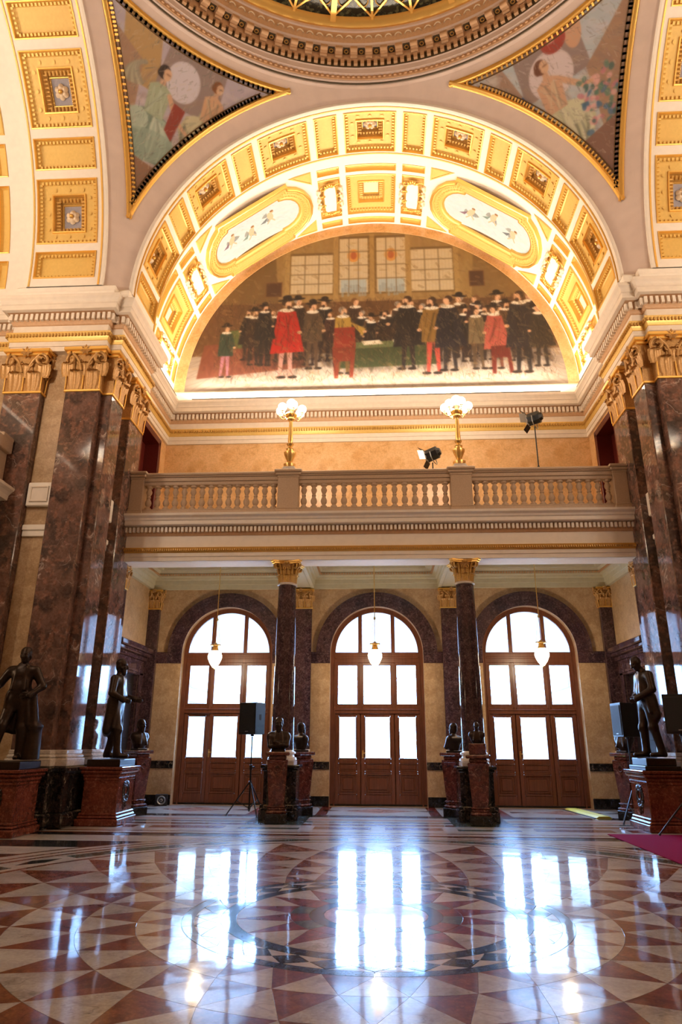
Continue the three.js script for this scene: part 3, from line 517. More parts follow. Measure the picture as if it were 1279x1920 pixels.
// front band: squares with rosettes and narrow coffers in turn; sMin..sMax limits what is built (arc metres from the apex)
function frontBand(v, R, t0, t1, sMin = -99, sMax = 99) {
  const u = (PI / 2 * R) / 10.21, a = 1.61 * u, b = 0.72 * u, c = 0.21 * u, T0 = t0 + 0.16, T1 = t1 - 0.22, tm = (T0 + T1) / 2, ht = (T1 - T0) / 2;
  const kit = cofferKit(R, a / 2, b / 2, ht, { gold: MT.gold, cove: MT.goldDim, back: MT.panelBlue });
  const ribs = [], end = PI / 2 * R; let s = -a / 2; const cells = [];
  let x = -a / 2, sq = true; cells.push([0, true]); x = a / 2;
  while (x + c < end - 0.3) { sq = !sq; const w = sq ? a : b; if (x + c + w > end + 0.05) break; cells.push([x + c + w / 2, sq]); x += c + w; }
  const marks = cells.map(([m, q]) => [m, q ? a : b]);
  let prev = a / 2;
  for (const e of [-1, 1]) { prev = a / 2; for (let i = 1; i < marks.length; i++) { const [m, w] = marks[i]; ribs.push(...patch(R, e * prev, e * (m - w / 2), T0, T1, 0, 3)); prev = m + w / 2; } ribs.push(...patch(R, e * prev, e * end, T0, T1, 0, 3)); }
  ribs.push(...patch(R, -end, end, t0, T0, 0, 96), ...patch(R, -end, end, T1, t1, 0, 96));
  mesh('rib_surface', crease(metres(raw(ribs)), 0.4), MT.white, v);
  const line = (t) => { const q = []; for (const [d0, d1, ta, tb] of [[0, -0.025, t - 0.025, t - 0.02], [-0.025, -0.025, t - 0.02, t + 0.02], [-0.025, 0, t + 0.02, t + 0.025]]) { const P = onVault(R); for (let i = 0; i < 96; i++) { const A = lerp(-end, end, i / 96), B = lerp(-end, end, (i + 1) / 96); q.push(...P(A, ta, d0), ...P(B, ta, d0), ...P(B, tb, d1), ...P(A, ta, d0), ...P(B, tb, d1), ...P(A, tb, d1)); } } return crease(metres(raw(q)), 0.5); };
  mesh('gilt_line', line(t1 - 0.09), MT.gold, v); mesh('gilt_line', line(t0 + 0.07), MT.ochreDark, v);
  for (const e of [-1, 1]) cells.forEach(([m, q], i) => {
    if (i === 0 && e > 0) return;
    const sm = e * m; if (sm < sMin || sm > sMax) return;
    putCoffer(v, 'coffer', q ? kit.square : kit.rect, sm, tm, R, q ? (g) => { const f = mesh('rosette', rose, MT.rosette, g); f.position.y = R + 0.33; const k = mesh('rosette_eye', roseEye, MT.gold, g); k.position.y = R + 0.33; } : null);
  });
}
// closed or open path in (s, t), offset by b and raised inward by h: prof = [[b, h], ...]
function surfSweep(R, path, prof, closed = true) {
  const m = mitres(path, 1, closed), P = onVault(R), v = [], n = path.length, f = (i, k) => P(path[i][0] + m[i][0] * prof[k][0], path[i][1] + m[i][1] * prof[k][0], -prof[k][1]);
  for (let i = 0; i < n - (closed ? 0 : 1); i++) { const j = (i + 1) % n; for (let k = 0; k + 1 < prof.length; k++) { const a = f(i, k), b = f(j, k), c = f(j, k + 1), d = f(i, k + 1); v.push(...a, ...b, ...c, ...a, ...c, ...d); } }
  return crease(metres(raw(v)), 0.5);
}
function surfBeads(R, path, off, h, r, pitch) {
  const m = mitres(path, 1, true), P = onVault(R), out = [], n = path.length; let acc = 0;
  for (let i = 0; i < n; i++) { const j = (i + 1) % n, A = [path[i][0] + m[i][0] * off, path[i][1] + m[i][1] * off], B = [path[j][0] + m[j][0] * off, path[j][1] + m[j][1] * off], L = Math.hypot(B[0] - A[0], B[1] - A[1]); let x = acc; for (; x < L; x += pitch) out.push(new THREE.OctahedronGeometry(r, 0).toNonIndexed().translate(...P(lerp(A[0], B[0], x / L), lerp(A[1], B[1], x / L), -h))); acc = x - L; }
  return merge(out);
}
const stadium = (hl, hw, k = 0.0) => { const p = [], n = 10; for (const e of [1, -1]) { p.push([e * (hl - hw * 1.05 - 0.02), e * (hw + 0.09)], [e * (hl - hw * 1.05), e * hw]); for (let i = 1; i < n; i++) { const a = PI / 2 - i / n * PI; p.push([e * (hl - hw * 1.05 + hw * 1.05 * cos(a)), e * hw * sin(a)]); } p.push([e * (hl - hw * 1.05), -e * hw], [e * (hl - hw * 1.05 - 0.02), -e * (hw + 0.09)]); } return p; };
// back band: square coffers, cartouches, two long oval paintings
function backBand(v, R, t0, t1, paint, sMin = -99, sMax = 99) {
  const end = PI / 2 * R, u = end / 10.93, a = 1.72 * u, b = 0.77 * u, c = 0.22 * u, rows = [0.039, 0.116, 0.171, 0.663, 0.707, 0.785].map((k) => t0 + (t1 - t0) * k);
  const tm = (rows[2] + rows[3]) / 2, ht = (rows[3] - rows[2]) / 2;
  const hStrip = (rows[1] - rows[0]) / 2, strip = (hs) => [['gilt_lip', nest(R, hs, hStrip, [[0, 0.02], [0, -0.025], [0.02, -0.03], [0.035, 0.01]], 5), MT.gold], ['cove', nest(R, hs, hStrip, [[0.035, 0.01], [0.05, 0.05], [0.075, 0.09]], 5), MT.ochreDark], ['back_panel', panelAt(R, hs, hStrip, 0.075, 0.09, 4), MT.ochre]];
  const kS = [
    ['gilt_lip', merge([nest(R, a / 2, ht, [[0, 0.02], [0, -0.03], [0.03, -0.035], [0.05, 0.01]]), nest(R, a / 2, ht, [[0.4, 0.12], [0.4, 0.08], [0.435, 0.075], [0.45, 0.13]])]), MT.gold],
    ['leaf_moulding', merge([nest(R, a / 2, ht, [[0.05, 0.01], [0.07, 0.05], [0.16, 0.12]]), pips(R, a / 2, ht, 0.1, 0.055, 0.055, 0.105, 0.05)]), MT.ochreDark],
    ['flat_frame', nest(R, a / 2, ht, [[0.16, 0.12], [0.4, 0.12]]), MT.ochre],
    ['ribbed_cove', merge([nest(R, a / 2, ht, [[0.45, 0.13], [0.46, 0.2], [0.58, 0.32]]), pips(R, a / 2, ht, 0.51, 0.23, 0.04, 0.095, 0.13, 'rib')]), MT.ochreDark],
    ['bead', nest(R, a / 2, ht, [[0.58, 0.32], [0.585, 0.29], [0.605, 0.29], [0.615, 0.33]]), MT.gold],
    ['back_panel', panelAt(R, a / 2, ht, 0.61, 0.33), MT.rosette]];
  const kStripA = strip(a / 2), kStripB = strip(b / 2);
  const cart = cartouche(R, b / 2, ht);
  const x1 = a / 2 + c + b / 2, xo = a / 2 + c + b + c, ov = 2 * a + b + 2 * c, xO = xo + ov / 2, x5 = xo + ov + c + b / 2, x6 = x5 + b / 2 + c + a / 2, x7 = x6 + a / 2 + c + b / 2;
  // the white ribs: everything but the recesses
  const bays = [[-x7, b, 'r'], [-x6, a, 's'], [-x5, b, 'r'], [-xO, ov, 'o'], [-x1, b, 'r'], [0, a, 's'], [x1, b, 'r'], [xO, ov, 'o'], [x5, b, 'r'], [x6, a, 's'], [x7, b, 'r']], ribs = []; let prevS = -end;
  for (const [m, w, kind] of bays) { ribs.push(...patch(R, prevS, m - w / 2, t0, t1, 0, 4)); prevS = m + w / 2; const open = kind === 'o' ? [] : [[rows[0], rows[1]], [rows[2], rows[3]], [rows[4], rows[5]]]; let pt = t0; for (const [p0, p1] of open) { ribs.push(...patch(R, m - w / 2, m + w / 2, pt, p0, 0, 8)); pt = p1; } ribs.push(...patch(R, m - w / 2, m + w / 2, pt, t1, 0, kind === 'o' ? 24 : 8)); }
  ribs.push(...patch(R, prevS, end, t0, t1, 0, 4));
  mesh('rib_surface', crease(metres(raw(ribs)), 0.4), MT.white, v);
  const inR = (s) => s >= sMin && s <= sMax;
  for (const [s, k, q] of [[0, kS, kStripA], [x6, kS, kStripA], [-x6, kS, kStripA]]) if (inR(s)) { putCoffer(v, 'coffer', k, s, tm, R); putCoffer(v, 'strip_coffer', q, s, (rows[0] + rows[1]) / 2, R); putCoffer(v, 'strip_coffer', q, s, (rows[4] + rows[5]) / 2, R); }
  for (const s of [x1, -x1, x5, -x5, x7, -x7]) if (inR(s)) { putCoffer(v, 'cartouche', cart, s, tm, R); putCoffer(v, 'strip_coffer', kStripB, s, (rows[0] + rows[1]) / 2, R); putCoffer(v, 'strip_coffer', kStripB, s, (rows[4] + rows[5]) / 2, R); }
  // ovals
  const hl = ov / 2 - 0.5, hw = 0.7, path = stadium(hl, hw), Pn = onVault(R);
  const frame = [
    ['oval_frame', merge([surfSweep(R, path, [[0.0, 0.002], [0.0, 0.06], [0.05, 0.085], [0.1, 0.07], [0.12, 0.1], [0.2, 0.11], [0.28, 0.09], [0.32, 0.13], [0.36, 0.13], [0.38, 0]]), surfBeads(R, path, 0.16, 0.11, 0.045, 0.11), surfBeads(R, path, 0.26, 0.095, 0.035, 0.08)]), MT.ochreDark],
    ['gilt_edge', merge([surfSweep(R, path, [[-0.06, 0.0], [-0.05, 0.05], [0.0, 0.06], [0.03, 0.02]]), surfSweep(R, path, [[0.37, 0.13], [0.4, 0.15], [0.44, 0.13], [0.45, 0.0]])]), MT.gold]];
  const tri = [[0, 0], [0.62, 0], [0, 0.42]], tris = [];
  for (const e of [1, -1]) for (const f of [1, -1]) { const q = tri.map(([x, y]) => [e * (ov / 2 - 0.03 - x), f * ((rows[5] - rows[0]) / 2 - 0.02 - y)]); tris.push(surfSweep(R, e * f > 0 ? q : [...q].reverse(), [[0, 0], [0, 0.03], [-0.03, 0.035], [-0.05, 0]])); const vv = []; for (const k of [0, 1, 2]) vv.push(...Pn(q[k][0], q[k][1], -0.004)); tris.push(raw(vv)); }
  for (const e of [-1, 1]) if (inR(e * xO)) putCoffer(v, 'oval_bay', [...frame, ['corner_panels', merge(tris), MT.ochre]], e * xO, (rows[0] + rows[5]) / 2, R, (g) => {
    if (!paint) return;
    const inner = stadium(hl - 0.40, hw - 0.40 + 0.28), vv = [], uv = [], tr = THREE.ShapeUtils.triangulateShape(inner.map((p) => new THREE.Vector2(...p)), []);
    const W = 2 * hl, H = 2 * hw, grid = [];                   // sliced finely along s so that it follows the curve
    const n = 40; for (let i = 0; i < n; i++) { const s0 = lerp(-(hl - 0.02), hl - 0.02, i / n), s1 = lerp(-(hl - 0.02), hl - 0.02, (i + 1) / n), w = (s) => { const k = hl - hw * 1.05; const z = Math.abs(s) - k; return z <= 0 ? hw : hw * Math.sqrt(Math.max(0, 1 - (z / (hw * 1.05)) ** 2)); };
      const w0 = w(s0), w1 = w(s1); for (const [s, t] of [[s0, -w0], [s1, -w1], [s1, w1], [s0, -w0], [s1, w1], [s0, w0]]) { vv.push(...Pn(s, t, -0.004)); uv.push((s + hl) / W, (t + hw) / H); } }
    mesh('oval_painting', raw(vv, uv), e < 0 ? paint[0] : paint[1], g);
  });
}
function cartouche(R, hs, ht) {
  const P = onVault(R), h2 = ht * 0.62, w2 = hs * 0.55, out = [], goldG = [];
  const plate = metres(new THREE.BoxGeometry(w2 * 2, 0.05, h2 * 2).translate(0, R - 0.04, 0)), head = metres(new THREE.BoxGeometry(w2 * 1.3, 0.05, 0.3).translate(0, R - 0.04, 0));
  const curl = (x, z, r, dir) => tube(Array.from({ length: 14 }, (_, i) => { const a = i / 13 * 4.6 * dir, q = r * (1 - i / 18); return [x + q * cos(a), R - 0.08 - 0.03 * sin(i / 13 * PI), z + q * sin(a)]; }), 0.028, 5, 20);
  for (const ex of [-1, 1]) for (const ez of [-1, 1]) goldG.push(curl(ex * (w2 + 0.04), ez * (h2 + 0.06), 0.12, ex * ez), curl(ex * (w2 + 0.07), ez * h2 * 0.35, 0.09, -ex * ez));
  for (const ez of [-1, 1]) { for (let i = -2; i <= 2; i++) goldG.push(new THREE.OctahedronGeometry(0.07, 1).toNonIndexed().scale(0.6, 0.7, 1.3).rotateY(i * 0.4).translate(i * 0.065, R - 0.09, ez * (h2 + 0.13 - Math.abs(i) * 0.03))); }
  for (const ex of [-1, 1]) goldG.push(tube([[ex * w2, R - 0.07, -h2], [ex * (w2 + 0.03), R - 0.07, 0], [ex * w2, R - 0.07, h2]], 0.025, 5, 8));
  const fest = []; for (const ex of [-1, 1]) for (let i = 0; i < 9; i++) { const z = lerp(-0.5, 0.5, i / 8) * h2 * 1.6; fest.push(new THREE.IcosahedronGeometry(0.05 + 0.02 * ((i * 7) % 3), 0).translate(ex * (hs * 0.92 + 0.03 * ((i * 5) % 3)), R - 0.06, z)); }
  return [['gilt_lip', nest(R, hs, ht, [[0, 0.02], [0, -0.03], [0.025, -0.035], [0.04, 0.01]], 4), MT.gold], ['bay_panel', merge([nest(R, hs, ht, [[0.04, 0.01], [0.05, 0.05]], 4), panelAt(R, hs, ht, 0.05, 0.05, 4)]), MT.ochre], ['plate', merge([plate]), MT.white], ['gilt_scrolls', merge(goldG), MT.gold], ['stucco_festoon', merge(fest), MT.rosette]];
}
// paintings are drawn further below, so the vaults are raised in a function
function raiseVaults(ovalL, ovalR) {
  const b = struct('vault', 'coffered vault over the window gallery with rosettes and two oval paintings', 'vault', [0, 13.22, 0]);
  frontBand(b, 6.5, 3.62, 5.45); backBand(b, 6.96, 0.0, 3.62, [ovalL, ovalR]);
  // step between the bands and the rounded front edge
  const ring = (R0, z0, R1, z1, n = 96) => { const v = []; for (let i = 0; i < n; i++) { const a = -PI / 2 + PI * i / n, c = -PI / 2 + PI * (i + 1) / n, p = (R, z, x) => [R * sin(x), R * cos(x), z]; v.push(...p(R0, z0, a), ...p(R0, z0, c), ...p(R1, z1, c), ...p(R0, z0, a), ...p(R1, z1, c), ...p(R1, z1, a)); } return raw(v); };
  mesh('step', metres(merge([ring(6.5, 3.62, 7.0, 3.62)])), MT.white, b);
  mesh('front_edge', crease(metres(merge([ring(6.5, 5.45, 6.515, 5.5), ring(6.515, 5.5, 6.56, 5.52), ring(6.56, 5.52, 6.61, 5.5), ring(6.61, 5.5, 6.63, 5.45)])), 0.8), MT.white, b);
  for (const s of [-1, 1]) {
    const o = struct('vault', `coffered arch of the ${s < 0 ? 'left' : 'right'} arm, cut by the picture's ${s < 0 ? 'left' : 'right'} edge`, 'vault', [13.2 * s, 13.15, ZC]);
    o.rotation.y = s < 0 ? PI / 2 : -PI / 2;
    const lim = s < 0 ? [-0.5, 99] : [-99, 0.5];
    frontBand(o, 7.2, 4.0, 6.05, ...lim); backBand(o, 7.66, 0.0, 4.0, null, ...lim);
    mesh('step', metres(ring(7.2, 4.0, 7.7, 4.0)), MT.white, o);
    mesh('front_edge', crease(metres(merge([ring(7.2, 6.05, 7.215, 6.1), ring(7.215, 6.1, 7.25, 6.1), ring(7.25, 6.1, 7.26, 6.05)])), 0.8), MT.white, o);
  }
}
// ---------------------------------------------------------------- pendentives: one sphere cut by the arches
const SR = 10.18, SY = 13.2, rho = (y) => Math.sqrt(SR * SR - (y - SY) ** 2);
const onSphere = (s, y, psi, k = 0) => { const r = rho(y) * (1 - k / SR); return [s * r * sin(psi), SY + (y - SY) * (1 - k / SR), ZC - r * cos(psi)]; };
function pendentive(s, painting, label, labelP) {
  const o = struct('pendentive', label, 'pendentive'), v = [], n = 34, m = 22;
  const psi = (y, D, X) => { const r = rho(y); return [r > D ? Math.acos(D / r) : 0, Math.asin(Math.min(1, X / r))]; };
  const yb0 = (y0, y1, D) => { const ys = Math.min(y1, SY + Math.sqrt(SR * SR - D * D)), a = Array.from({ length: n + 1 }, (_, j) => y0 + (ys - y0) * sin(j / n * PI / 2)); if (ys < y1) for (let j = 1; j <= 6; j++) a.push(lerp(ys, y1, j / 6)); return a; };
  const grid = (y0, y1, D, X, k, put) => { const Y = yb0(y0, y1, D); for (let j = 0; j + 1 < Y.length; j++) { const ya = Y[j], yb = Y[j + 1], A = psi(ya, D, X), B = psi(yb, D, X); for (let i = 0; i < m; i++) { const c = (y, q, e) => onSphere(s, y, lerp(q[0], q[1], e / m), k); const p0 = c(ya, A, i), p1 = c(ya, A, i + 1), p2 = c(yb, B, i + 1), p3 = c(yb, B, i); put(p0, p1, p2, p3); } } };
  grid(13.0, 20.11, 7.75, 7.15, 0, (a, b, c, d) => v.push(...a, ...b, ...c, ...a, ...c, ...d));
  mesh('surface', crease(metres(raw(v)), 0.5), MT.mauve, o);
  // the painting and its gilt frame
  const D = 7.33, X = 6.71, YT = 19.87, y0 = SY + Math.sqrt(SR * SR - D * D - X * X);
  const pic = thing('ceiling_painting', labelP, 'painting'), pv = [], uv = [];
  const pc = new THREE.Vector3(...onSphere(s, 18.3, 0.76, 0)), pn = new THREE.Vector3(0, SY, ZC).sub(pc).normalize(), e1 = new THREE.Vector3(s * cos(0.76), 0, sin(0.76)), e2 = new THREE.Vector3().crossVectors(pn, e1).multiplyScalar(-s).normalize(); if (e2.y < 0) e2.negate();
  const w = 0.1, Di = D - w, Xi = X - w, yi0 = SY + Math.sqrt(SR * SR - Di * Di - Xi * Xi) + 0.01, yi1 = YT - w;
  grid(yi0, yi1, Di, Xi, 0.03, (a, b, c, d) => { for (const p of [a, b, c, a, c, d]) { pv.push(...p); const q = new THREE.Vector3(...p).sub(pc); uv.push(0.61 + q.dot(e1) / 7.4, 0.5 + q.dot(e2) / 5.6); } });
  mesh('canvas', crease(raw(pv, uv), 0.5), painting, pic);
  // frame along the three edges
  const edge = (f, N) => Array.from({ length: N + 1 }, (_, i) => f(i / N));
  const low = edge((t) => { const y = lerp(y0, YT, t); return onSphere(s, y, Math.acos(Math.min(1, D / rho(y))), 0); }, 40), sideE = edge((t) => { const y = lerp(y0, YT, t); return onSphere(s, y, Math.asin(X / rho(y)), 0); }, 40), a0 = Math.acos(Math.min(1, D / rho(YT))), a1 = Math.asin(X / rho(YT)), top = edge((t) => onSphere(s, YT, lerp(a0, a1, t), 0), 40);
  const C = new THREE.Vector3(0, SY, ZC), mid = new THREE.Vector3(...onSphere(s, 18.2, 0.78, 0));
  const run = (pts, prof, beads) => {
    const out = [], P = pts.map((p) => new THREE.Vector3(...p)), fr = P.map((p, i) => { const T = P[Math.min(i + 1, P.length - 1)].clone().sub(P[Math.max(i - 1, 0)]).normalize(), Nn = C.clone().sub(p).normalize(), B = new THREE.Vector3().crossVectors(T, Nn).normalize(); if (B.dot(mid.clone().sub(p)) < 0) B.negate(); return [T, Nn, B]; });
    if (beads) { for (let i = 0; i + 1 < P.length; i++) { const L = P[i].distanceTo(P[i + 1]), k = Math.max(1, Math.round(L / 0.115)); for (let j = 0; j < k; j++) { const p = P[i].clone().lerp(P[i + 1], (j + 0.5) / k), [T, Nn, B] = fr[i]; const g = new THREE.BoxGeometry(0.05, 0.05, 0.09).toNonIndexed(); g.applyMatrix4(new THREE.Matrix4().makeBasis(T, Nn, B)); const q = p.addScaledVector(B, 0.145).addScaledVector(Nn, 0.05); out.push(g.translate(q.x, q.y, q.z)); } } return merge(out); }
    const vv = [], at3 = (i, k) => { const [T, Nn, B] = fr[i], q = P[i].clone().addScaledVector(B, prof[k][0]).addScaledVector(Nn, prof[k][1]); return [q.x, q.y, q.z]; };
    for (let i = 0; i + 1 < P.length; i++) for (let k = 0; k + 1 < prof.length; k++) { const a = at3(i, k), b = at3(i + 1, k), c = at3(i + 1, k + 1), d = at3(i, k + 1); vv.push(...a, ...b, ...c, ...a, ...c, ...d); }
    return crease(raw(vv), 0.6);
  };
  const cutEnds = (e) => e.slice(3, -3);
  const prof = [[-0.05, -0.02], [-0.05, 0.03], [0, 0.07], [0.05, 0.075], [0.09, 0.05], [0.1, 0.03]], prof2 = [[0.1, 0.03], [0.19, 0.03], [0.19, 0.05], [0.22, 0.05], [0.225, 0.02]];
  mesh('gilt_frame', merge([low, sideE, top].map((e) => run(e, prof))), MT.gold, pic);
  mesh('frame_groove', merge([low, sideE, top].map((e) => run(cutEnds(e), prof2))), MT.frameBrown, pic);
  stuff(mesh('frame_beads', merge([low, sideE, top].map((e) => run(cutEnds(e), null, true))), MT.gold, pic));
}
// ---------------------------------------------------------------- dome ring and laylight
function domeRing() {
  const o = struct('ceiling', 'round moulded dome cornice carrying a dark leaded glass ceiling', 'ceiling', [0, 0, ZC]);
  const L = (pts, m, name) => mesh(name, metres(lathe(pts, 120, 0.4)), m, o);
  L([[7.52, 20.06], [7.45, 20.1], [7.44, 20.13]], MT.mauve, 'fillet'); L([[7.44, 20.13], [7.40, 20.12], [7.40, 20.16]], MT.friezeDark, 'groove');
  L([[7.40, 20.16], [7.36, 20.17], [7.35, 20.21]], MT.mauve, 'fillet'); L([[7.35, 20.21], [7.33, 20.23], [7.32, 20.34]], MT.frieze, 'egg_band'); L([[7.32, 20.34], [7.25, 20.36], [7.23, 20.5], [7.2, 20.52]], MT.mauve, 'fascia');
  L([[7.2, 20.52], [7.2, 20.56], [7.2, 20.78]], MT.friezeDark, 'dentil_ground'); L([[7.2, 20.78], [7.16, 20.79], [7.15, 20.83], [7.15, 20.98], [7.0, 21.0]], MT.frieze, 'bracket_ground');
  L([[7.0, 21.0], [6.96, 20.98], [6.95, 21.1], [6.92, 21.14]], MT.mauve, 'corona'); L([[6.92, 21.14], [6.9, 21.18], [6.84, 21.44]], MT.frieze, 'palmette_band'); L([[6.84, 21.44], [6.8, 21.46], [6.8, 21.56], [6.9, 21.62]], MT.mauve, 'top_fillet');
  const around = (n, f) => merge(Array.from({ length: n }, (_, i) => { const a = i / n * 2 * PI, g = f(i); return g.rotateY(a); }));
  stuff(mesh('egg_ornament', around(300, () => new THREE.BoxGeometry(0.075, 0.06, 0.05).toNonIndexed().translate(0, 20.29, 7.31)), MT.frieze, o));
  stuff(mesh('dentils', around(230, () => new THREE.BoxGeometry(0.11, 0.16, 0.09).toNonIndexed().translate(0, 20.66, 7.16)), MT.frieze, o));
  stuff(mesh('brackets', around(100, () => merge([new THREE.BoxGeometry(0.2, 0.12, 0.3).toNonIndexed().translate(0, 20.93, 7.04), new THREE.CylinderGeometry(0.07, 0.07, 0.2, 8).rotateZ(PI / 2).toNonIndexed().translate(0, 20.88, 6.93), new THREE.CylinderGeometry(0.05, 0.05, 0.2, 8).rotateZ(PI / 2).toNonIndexed().translate(0, 20.85, 7.12)])), MT.frieze, o));
  stuff(mesh('coffer_squares', merge([0].map(() => around(100, () => new THREE.BoxGeometry(0.19, 0.02, 0.2).toNonIndexed().translate(0, 20.985, 7.05).rotateY(PI / 100)))), MT.friezeDark, o));
  stuff(mesh('coffer_roses', around(100, () => new THREE.TorusGeometry(0.055, 0.018, 5, 10).rotateX(PI / 2).toNonIndexed().translate(0, 20.965, 7.05).rotateY(PI / 100)), MT.goldDim, o));
  stuff(mesh('palmettes', around(150, () => new THREE.TorusGeometry(0.09, 0.022, 5, 9, PI).toNonIndexed().rotateX(-0.22).translate(0, 21.25, 6.86)), MT.rosette, o));
  // glass ceiling: gilt rim, spokes, diagonals
  mesh('glass', metres(new THREE.CylinderGeometry(6.8, 6.8, 0.05, 96).translate(0, 21.66, 0)), MT.laylight, o);
  mesh('gilt_rim', lathe([[6.82, 21.56], [6.72, 21.5], [6.6, 21.53], [6.52, 21.6], [6.5, 21.64]], 120, 0.6), MT.gold, o);
  const bar = (a, b, w, h, y) => { const A = new THREE.Vector3(...a), B = new THREE.Vector3(...b), L2 = A.distanceTo(B), g = new THREE.BoxGeometry(w, h, L2).toNonIndexed(); g.rotateY(Math.atan2(B.x - A.x, B.z - A.z)); return g.translate((a[0] + b[0]) / 2, y, (a[2] + b[2]) / 2); };
  const pt = (r, deg) => [r * sin(deg * PI / 180), 0, r * cos(deg * PI / 180)];
  for (let i = 0; i < 12; i++) mesh('main_spoke', bar(pt(1, i * 30 + 9), pt(6.6, i * 30 + 9), 0.16, 0.12, 21.58), MT.gold, o);
  for (let i = 0; i < 36; i++) if (i % 3) mesh('spoke', bar(pt(2, i * 10 + 9), pt(6.55, i * 10 + 9), 0.07, 0.07, 21.6), MT.gold, o);
  const dg = []; for (let i = 0; i < 36; i++) { const a = i * 10 + 9; dg.push(bar(pt(6.5, a), pt(5.5, a + 10), 0.05, 0.05, 21.61), bar(pt(5.5, a), pt(6.5, a + 10), 0.05, 0.05, 21.61)); }
  stuff(mesh('diagonal_bars', merge(dg), MT.gold, o));
  mesh('inner_rim', lathe([[5.56, 21.6], [5.5, 21.55], [5.44, 21.6]], 96, 0.6), MT.gold, o);
  const orn = []; for (let i = 0; i < 72; i++) { const [x, , z] = pt(6.05, i * 5 + 11.5); orn.push(new THREE.TorusGeometry(0.16, 0.02, 4, 12).rotateX(PI / 2).toNonIndexed().translate(x, 21.615, z)); }
  stuff(mesh('leaf_scrolls', merge(orn), MT.goldDim, o));
}
// ---------------------------------------------------------------- painted canvases (flat murals in the place): freely brushed, anonymous figures
function canvasTex(w, h, draw, soft, after) {
  const c = document.createElement('canvas'); c.width = w; c.height = h; const g = c.getContext('2d'); draw(g, w, h);
  if (soft) { const d = document.createElement('canvas'); d.width = w; d.height = h; const k = d.getContext('2d'); k.filter = `blur(${soft}px)`; k.drawImage(c, 0, 0); k.filter = 'none'; g.globalAlpha = 0.75; g.drawImage(d, 0, 0); g.globalAlpha = 1; after && after(g, w, h); }
  const t = new THREE.CanvasTexture(c); t.colorSpace = THREE.SRGBColorSpace; return t;
}
const css = (h, a = 1) => `rgba(${h >> 16 & 255},${h >> 8 & 255},${h & 255},${a})`;
function brush(g, x0, y0, x1, y1, cols, n, len, wid, ang) {    // scumbled strokes
  for (let i = 0; i < n; i++) { const x = rr(x0, x1), y = rr(y0, y1), a = ang + rr(-0.7, 0.7), l = len * rr(0.4, 1.2); g.strokeStyle = css(cols[Math.floor(rnd() * cols.length)], rr(0.08, 0.25)); g.lineWidth = wid * rr(0.5, 1.3); g.lineCap = 'round'; g.beginPath(); g.moveTo(x, y); g.lineTo(x + l * cos(a), y + l * sin(a)); g.stroke(); }
}
function ell(g, x, y, rx, ry, rot, col, a = 1) { g.fillStyle = css(col, a); g.beginPath(); g.ellipse(x, y, rx, ry, rot, 0, 2 * PI); g.fill(); }
function poly(g, pts, col, a = 1) { g.fillStyle = css(col, a); g.beginPath(); pts.forEach((p, i) => (i ? g.lineTo(...p) : g.moveTo(...p))); g.closePath(); g.fill(); }
function gent(g, x, y, h, coat, legs, o = {}) {                // a standing gentleman of an earlier century, feet at y
  const d = o.dir ?? 1, w = h * 0.13;
  for (const e of [-1, 1]) { poly(g, [[x + e * w * 0.25 - w * 0.25, y - h * 0.45], [x + e * w * 0.25 + w * 0.3, y - h * 0.45], [x + e * w * 0.45 + w * 0.12, y], [x + e * w * 0.45 - w * 0.14, y]], e > 0 ? legs : legs, 1); ell(g, x + e * w * 0.45 + d * w * 0.15, y, w * 0.38, w * 0.13, 0, 0x1c1411); }
  poly(g, [[x - w * 0.75, y - h * 0.80], [x + w * 0.75, y - h * 0.80], [x + w * (o.cape ? 1.5 : 1.0), y - h * (o.cape ? 0.3 : 0.38)], [x - w * (o.cape ? 1.3 : 0.95), y - h * (o.cape ? 0.28 : 0.38)]], coat);
  poly(g, [[x + d * w * 0.5, y - h * 0.76], [x + d * w * 0.9, y - h * 0.72], [x + d * w * (1.2 + (o.reach ?? 0)), y - h * (0.55 + (o.reach ? 0.08 : 0))], [x + d * w * (0.9 + (o.reach ?? 0)), y - h * 0.52]], coat); ell(g, x + d * w * (1.1 + (o.reach ?? 0)), y - h * (0.535 + (o.reach ? 0.05 : 0)), w * 0.2, w * 0.16, 0, 0xc99b78);
  for (let i = 0; i < 5; i++) { g.strokeStyle = css(0x000000, 0.18); g.lineWidth = w * 0.1; g.beginPath(); g.moveTo(x + rr(-0.6, 0.6) * w, y - h * 0.75); g.lineTo(x + rr(-0.9, 0.9) * w, y - h * 0.4); g.stroke(); }
  ell(g, x, y - h * 0.815, w * 0.62, w * 0.2, 0, 0xd9cfc0);
  ell(g, x + d * w * 0.06, y - h * 0.89, w * 0.33, w * 0.42, 0, 0xc79a78); ell(g, x - d * w * 0.1, y - h * 0.915, w * 0.36, w * 0.36, 0, o.hair ?? 0x3a261a); ell(g, x + d * w * 0.1, y - h * 0.885, w * 0.26, w * 0.33, 0, 0xcfa382);
  if (o.beard) ell(g, x + d * w * 0.14, y - h * 0.85, w * 0.17, w * 0.18, 0, o.hair ?? 0x3a261a);
  if (o.hat) { ell(g, x, y - h * 0.945, w * 0.8, w * 0.13, -0.1 * d, 0x221813); ell(g, x, y - h * 0.975, w * 0.38, w * 0.26, 0, 0x221813); }
}
